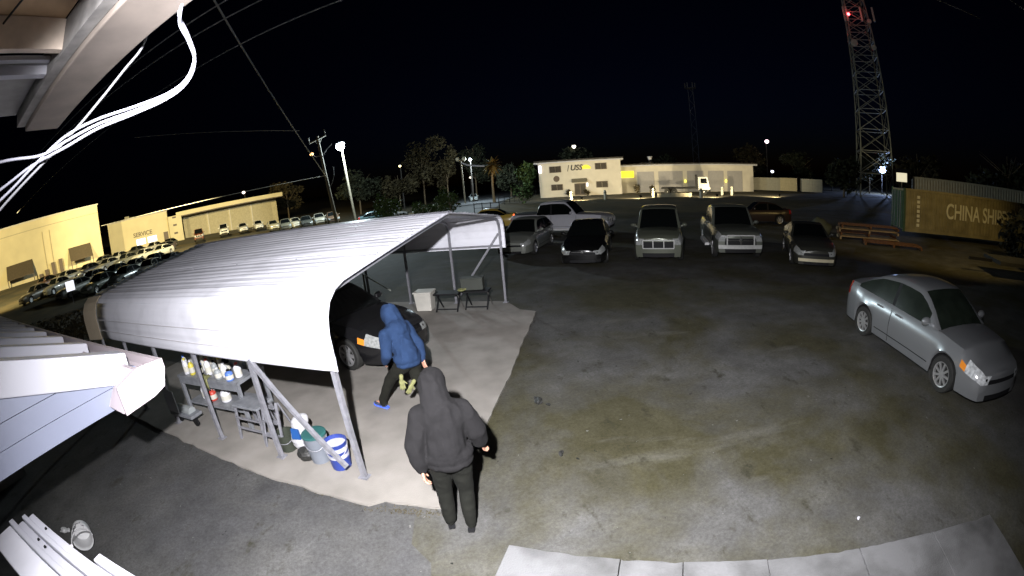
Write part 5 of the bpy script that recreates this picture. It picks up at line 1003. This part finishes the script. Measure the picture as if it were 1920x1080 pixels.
def bucket(name, label, loc, h, r0, r1, m, band=None, lid=None, rot=None, handle=True):
    t = thing(name, label, 'bucket', loc, 0.3, 'buckets under the near eave')
    if rot: t.rotation_euler = rot
    mb = MB(); mb.lathe([(r0, 0), (r0 + (r1 - r0) * 0.95, h * 0.95), (r1 * 1.04, h * 0.96), (r1 * 1.04, h), (r1 * 0.97, h), (r0 * 0.97, 0.012), (0, 0.012)], 20); mb.build('bucket_body', m, t, smooth=True)
    if band:
        for a, b in ((0.45, 0.58), (0.70, 0.86)): mb = MB(); f = lambda q: (r0 + (r1 - r0) * q) * 1.012 + 0.001; mb.lathe([(f(a), h * a), (f(b), h * b)], 20); mb.build('band', band, t)
    if lid: mb = MB(); mb.lathe([(r1 * 1.06, h * 0.97), (r1 * 1.06, h * 1.03), (r1 * 0.9, h * 1.05), (0, h * 1.05)], 20); mb.build('lid', lid, t)
    if handle: mb = MB(); mb.tube([(r1 * math.cos(a), -0.06 - 0.0 * a, h * 0.93 - r1 * 0.9 * math.sin(a)) if False else (r1 * 1.03 * math.cos(a), -r1 * 1.06 * math.sin(a), h * (0.92 - 0.35 * math.sin(a))) for a in [math.pi * k / 10 for k in range(11)]], 0.005, 5); mb.build('handle', GALV, t)
    return t
bucket('black_bucket', 'short black bucket beside the step ladder', (-3.42, 4.55, 0.03), 0.28, 0.13, 0.15, mat('bucket_black', (0.03, 0.035, 0.025), 0.5))
bucket('teal_bin', 'grey waste bin with a teal lid behind the slanting brace', (-2.78, 4.33, 0.03), 0.42, 0.14, 0.17, mat('bin_grey', (0.15, 0.165, 0.19), 0.5), lid=mat('teal_lid', (0.025, 0.10, 0.095), 0.5))
bucket('striped_bucket', 'blue and white striped bucket at the foot of the corner post', (-2.42, 4.20, 0.03), 0.40, 0.135, 0.16, mat('bucket_blue', (0.02, 0.04, 0.20), 0.45), band=mat('bucket_band', (0.42, 0.42, 0.46), 0.5))
BG = thing('white_bag', 'bulging white sack with a blue panel between bucket and bin', 'sack', (-3.12, 4.52, 0.03))
organic('sack', [('e', (0, 0, 0.2), (0.16, 0.13, 0.2)), ('e', (0.02, 0.02, 0.42), (0.13, 0.11, 0.14)), ('e', (0.09, 0.05, 0.5), (0.08, 0.08, 0.09))], mat('sack_white', (0.42, 0.42, 0.43), 0.7), BG, 0.012, 4, 0.01, 9)
mb = MB(); mb.prism([(-0.07, -0.145, 0.28), (0.07, -0.14, 0.27), (0.06, -0.13, 0.42), (-0.05, -0.135, 0.44)], (0, 0.03, 0)); mb.build('blue_panel', mat('panel_blue', (0.012, 0.07, 0.24), 0.5), BG)
HO = thing('black_bag', 'small crumpled black bag in front of the white sack', 'bag', (-2.98, 4.30, 0.03)); organic('bag', [('e', (0, 0, 0.09), (0.14, 0.1, 0.1)), ('e', (0.1, 0.03, 0.07), (0.1, 0.08, 0.08))], mat('bag_black', (0.02, 0.02, 0.018), 0.6), HO, 0.012, 2, 0.015, 12)
WB = thing('white_bin', 'square white plastic bin beside the far carport post', 'bin', (-2.42, 11.1, 0.03), R(-10)); mb = MB(); mb.box((0, 0, 0.27), (0.5, 0.42, 0.5)); 
mb.v = [(x * (0.86 if z < 0.1 else 1), y * (0.86 if z < 0.1 else 1), z) for x, y, z in mb.v]; mb.build('bin_body', mat('bin_white', (0.58, 0.56, 0.5), 0.5), WB, bevel=0.02); mb = MB(); mb.b2((-0.27, -0.23, 0.522), (0.27, 0.23, 0.56)); mb.build('rim', mat('bin_white', (0.58,) * 3), WB, bevel=0.01)
for i, (x, lb) in enumerate(((-1.75, 'black folding work stand by the white bin'), (-0.95, 'black folding work stand nearer the far corner post'))):
    t = thing('work_stand', lb, 'work stand', (x, 10.95, 0.03), R(-12), 'work stands at the far eave'); part(t, 'top', BLACKP, (-0.36, -0.2, 0.46), (0.36, 0.22, 0.50), 0.01)
    for sx in (-0.3, 0.3):
        mb = MB(); mb.bar((sx, -0.22, 0.0), (sx, 0.16, 0.458), 0.035, 0.02); mb.build('leg', BLACKP, t); mb = MB(); mb.bar((sx + 0.04, 0.24, 0.0), (sx + 0.04, -0.14, 0.458), 0.035, 0.02); mb.build('leg', CHROME if sx > 0 else BLACKP, t)
    mb = MB(); mb.bar((-0.3, -0.17, 0.07), (0.3, -0.17, 0.07), 0.025); mb.build('stretcher', BLACKP, t)
YC = thing('yellow_rag', 'pale yellow rag lying on the far work stand', 'rag', (-1.35, 10.95, 0.53)); organic('rag', [('e', (0, 0, 0.03), (0.13, 0.1, 0.035)), ('e', (0.1, 0.04, 0.05), (0.07, 0.08, 0.04))], YG, YC, 0.012, 2, 0.012, 14)
DB = thing('dark_crate', 'dark box on the work stand before the far brace', 'crate', (-1.05, 11.05, 0.535), R(-8)); part(DB, 'box', mat('crate_dark', (0.05, 0.055, 0.045), 0.7), (-0.3, -0.15, 0), (0.3, 0.15, 0.3), 0.01); part(DB, 'lid', mat('crate_dark', (0.05,) * 3), (-0.31, -0.16, 0.303), (0.31, 0.16, 0.33), 0.005)
PL = thing('grey_plank', 'pale grey plank leaning behind the black sedan', 'plank', (-4.0, 11.2, 0.6)); mb = MB(); mb.bar((-0.45, 0.2, 0.72), (0.45, 0.5, -0.05), 0.16, 0.03); mb.build('board', mat('plank_grey', (0.32, 0.33, 0.28), 0.8), PL)
mb = MB(); mb.tube([(-0.3, 0.4, -0.6), (-0.3, 0.4, 0.5)], 0.03, 6); mb.build('stake', POLEW, PL)
# broken bucket and bits at the lower left
BB = thing('broken_bucket', 'cracked white bucket lying on the ground below the shed wing', 'bucket', (-5.75, 1.85, 0.14), 0); BB.rotation_euler = (R(78), R(10), R(60))
mb = MB(); n = 20; prof2 = [(0.14, 0.0), (0.15, 0.12), (0.16, 0.24), (0.165, 0.36)]
for r, z in prof2:
    for k in range(n): a = 2 * math.pi * k / n; mb.v.append((r * math.cos(a), r * math.sin(a), z + (0.05 * noise.noise(Vector((a * 3, 1, 0))) if z > 0.3 else 0)))
for i in range(3):
    for k in range(n):
        if i == 2 and k in (3, 4, 5, 6): continue
        if i == 1 and k in (4, 5): continue
        mb.f.append((i * n + k, i * n + (k + 1) % n, (i + 1) * n + (k + 1) % n, (i + 1) * n + k))
mb.f.append(tuple(range(n))); o = mb.build('bucket_body', mat('bucket_offwhite', (0.50, 0.50, 0.50), 0.6, var=0.15), BB, smooth=True); o.modifiers.new('t', 'SOLIDIFY').thickness = 0.006
mb = MB(); mb.tube([(0.165 * math.cos(a), 0.165 * math.sin(a), 0.33 + 0.22 * math.sin(a * 0.5)) for a in [k * math.pi / 10 for k in range(11)]], 0.01, 5); mb.build('torn_rim', mat('bucket_offwhite', (0.5,) * 3), BB)
for i, (x, y, s_, lb) in enumerate(((-6.3, 1.75, 0.09, 'curved pale plastic shard left of the broken bucket'), (-4.95, 1.25, 0.06, 'small pale shard below the broken bucket'), (0.26, 5.66, 0.10, 'black crumpled scrap on the asphalt right of the slab'), (0.40, 5.55, 0.04, 'tiny black crumb beside the black scrap'), (-1.85, 5.25, 0.03, 'tiny blue scrap on the slab by the shoe'), (3.36, 2.05, 0.025, 'tiny white pebble on the asphalt before the walkway'), (0.43, 4.3, 0.05, 'dark clod on the asphalt near the slab corner'))):
    t = thing('scrap', lb, 'scrap', (x, y, 0.005), i * 0.7, 'scraps on the ground'); m_ = [mat('bucket_offwhite', (0.5,) * 3), mat('bucket_offwhite', (0.5,) * 3), mat('bag_black', (0.02,) * 3), mat('bag_black', (0.02,) * 3), mat('panel_blue', (0.03, 0.14, 0.5)), WHITEM, mat('bag_black', (0.02,) * 3)][i]
    mb = MB(); mb.ball((0, 0, s_ * 0.3), (s_, s_ * 0.6, s_ * 0.35), 12, 8); mb.ball((s_ * 0.8, s_ * 0.5, s_ * 0.2), (s_ * 0.5, s_ * 0.35, s_ * 0.22), 10, 6); mb.v = [tuple(Vector(v) * (1 + 0.45 * noise.noise(Vector(v) * (2.2 / s_)))) for v in mb.v]; mb.build('piece', m_, t)
# bush added for dark clutter at the container end, blackened against the yard light
tree('stand_in_bush', 'large dark bush in place of dark clutter, hiding the end of the ochre container', (24.9, 8.0, 0), 3.2, 2.1, 2.8, mat('blackened_foliage', (0.008, 0.009, 0.004), 0.9, var=0.4), 3000, 0.22, 0.08, 0.05, 12, 'bushes in the yard', 'bush')
# weeds along the slab edge (too many to count)
mb = MB()
for k in range(420):
    t = random.random(); a = random.choice([((-6.2, 4.62), (-1.84, 3.42)), ((-1.9, 3.42), (-1.0, 3.38)), ((-0.95, 3.45), (0.5, 10.1)), ((-1.6, 3.42), (-1.0, 3.36))]); x = lerp(a[0][0], a[1][0], t) + random.gauss(0.02, 0.025); y = lerp(a[0][1], a[1][1], t) + random.gauss(-0.03, 0.03)
    h = random.uniform(0.01, 0.035); dx, dy = random.gauss(0, 0.02), random.gauss(0, 0.02); mb.add([(x - 0.006, y, 0.002), (x + 0.006, y, 0.002), (x + dx, y + dy, h)], [(0, 1, 2)])
tag(mb.build('weeds', FOLB), 'sparse weeds along the broken slab edge', 'weeds', kind='stuff')
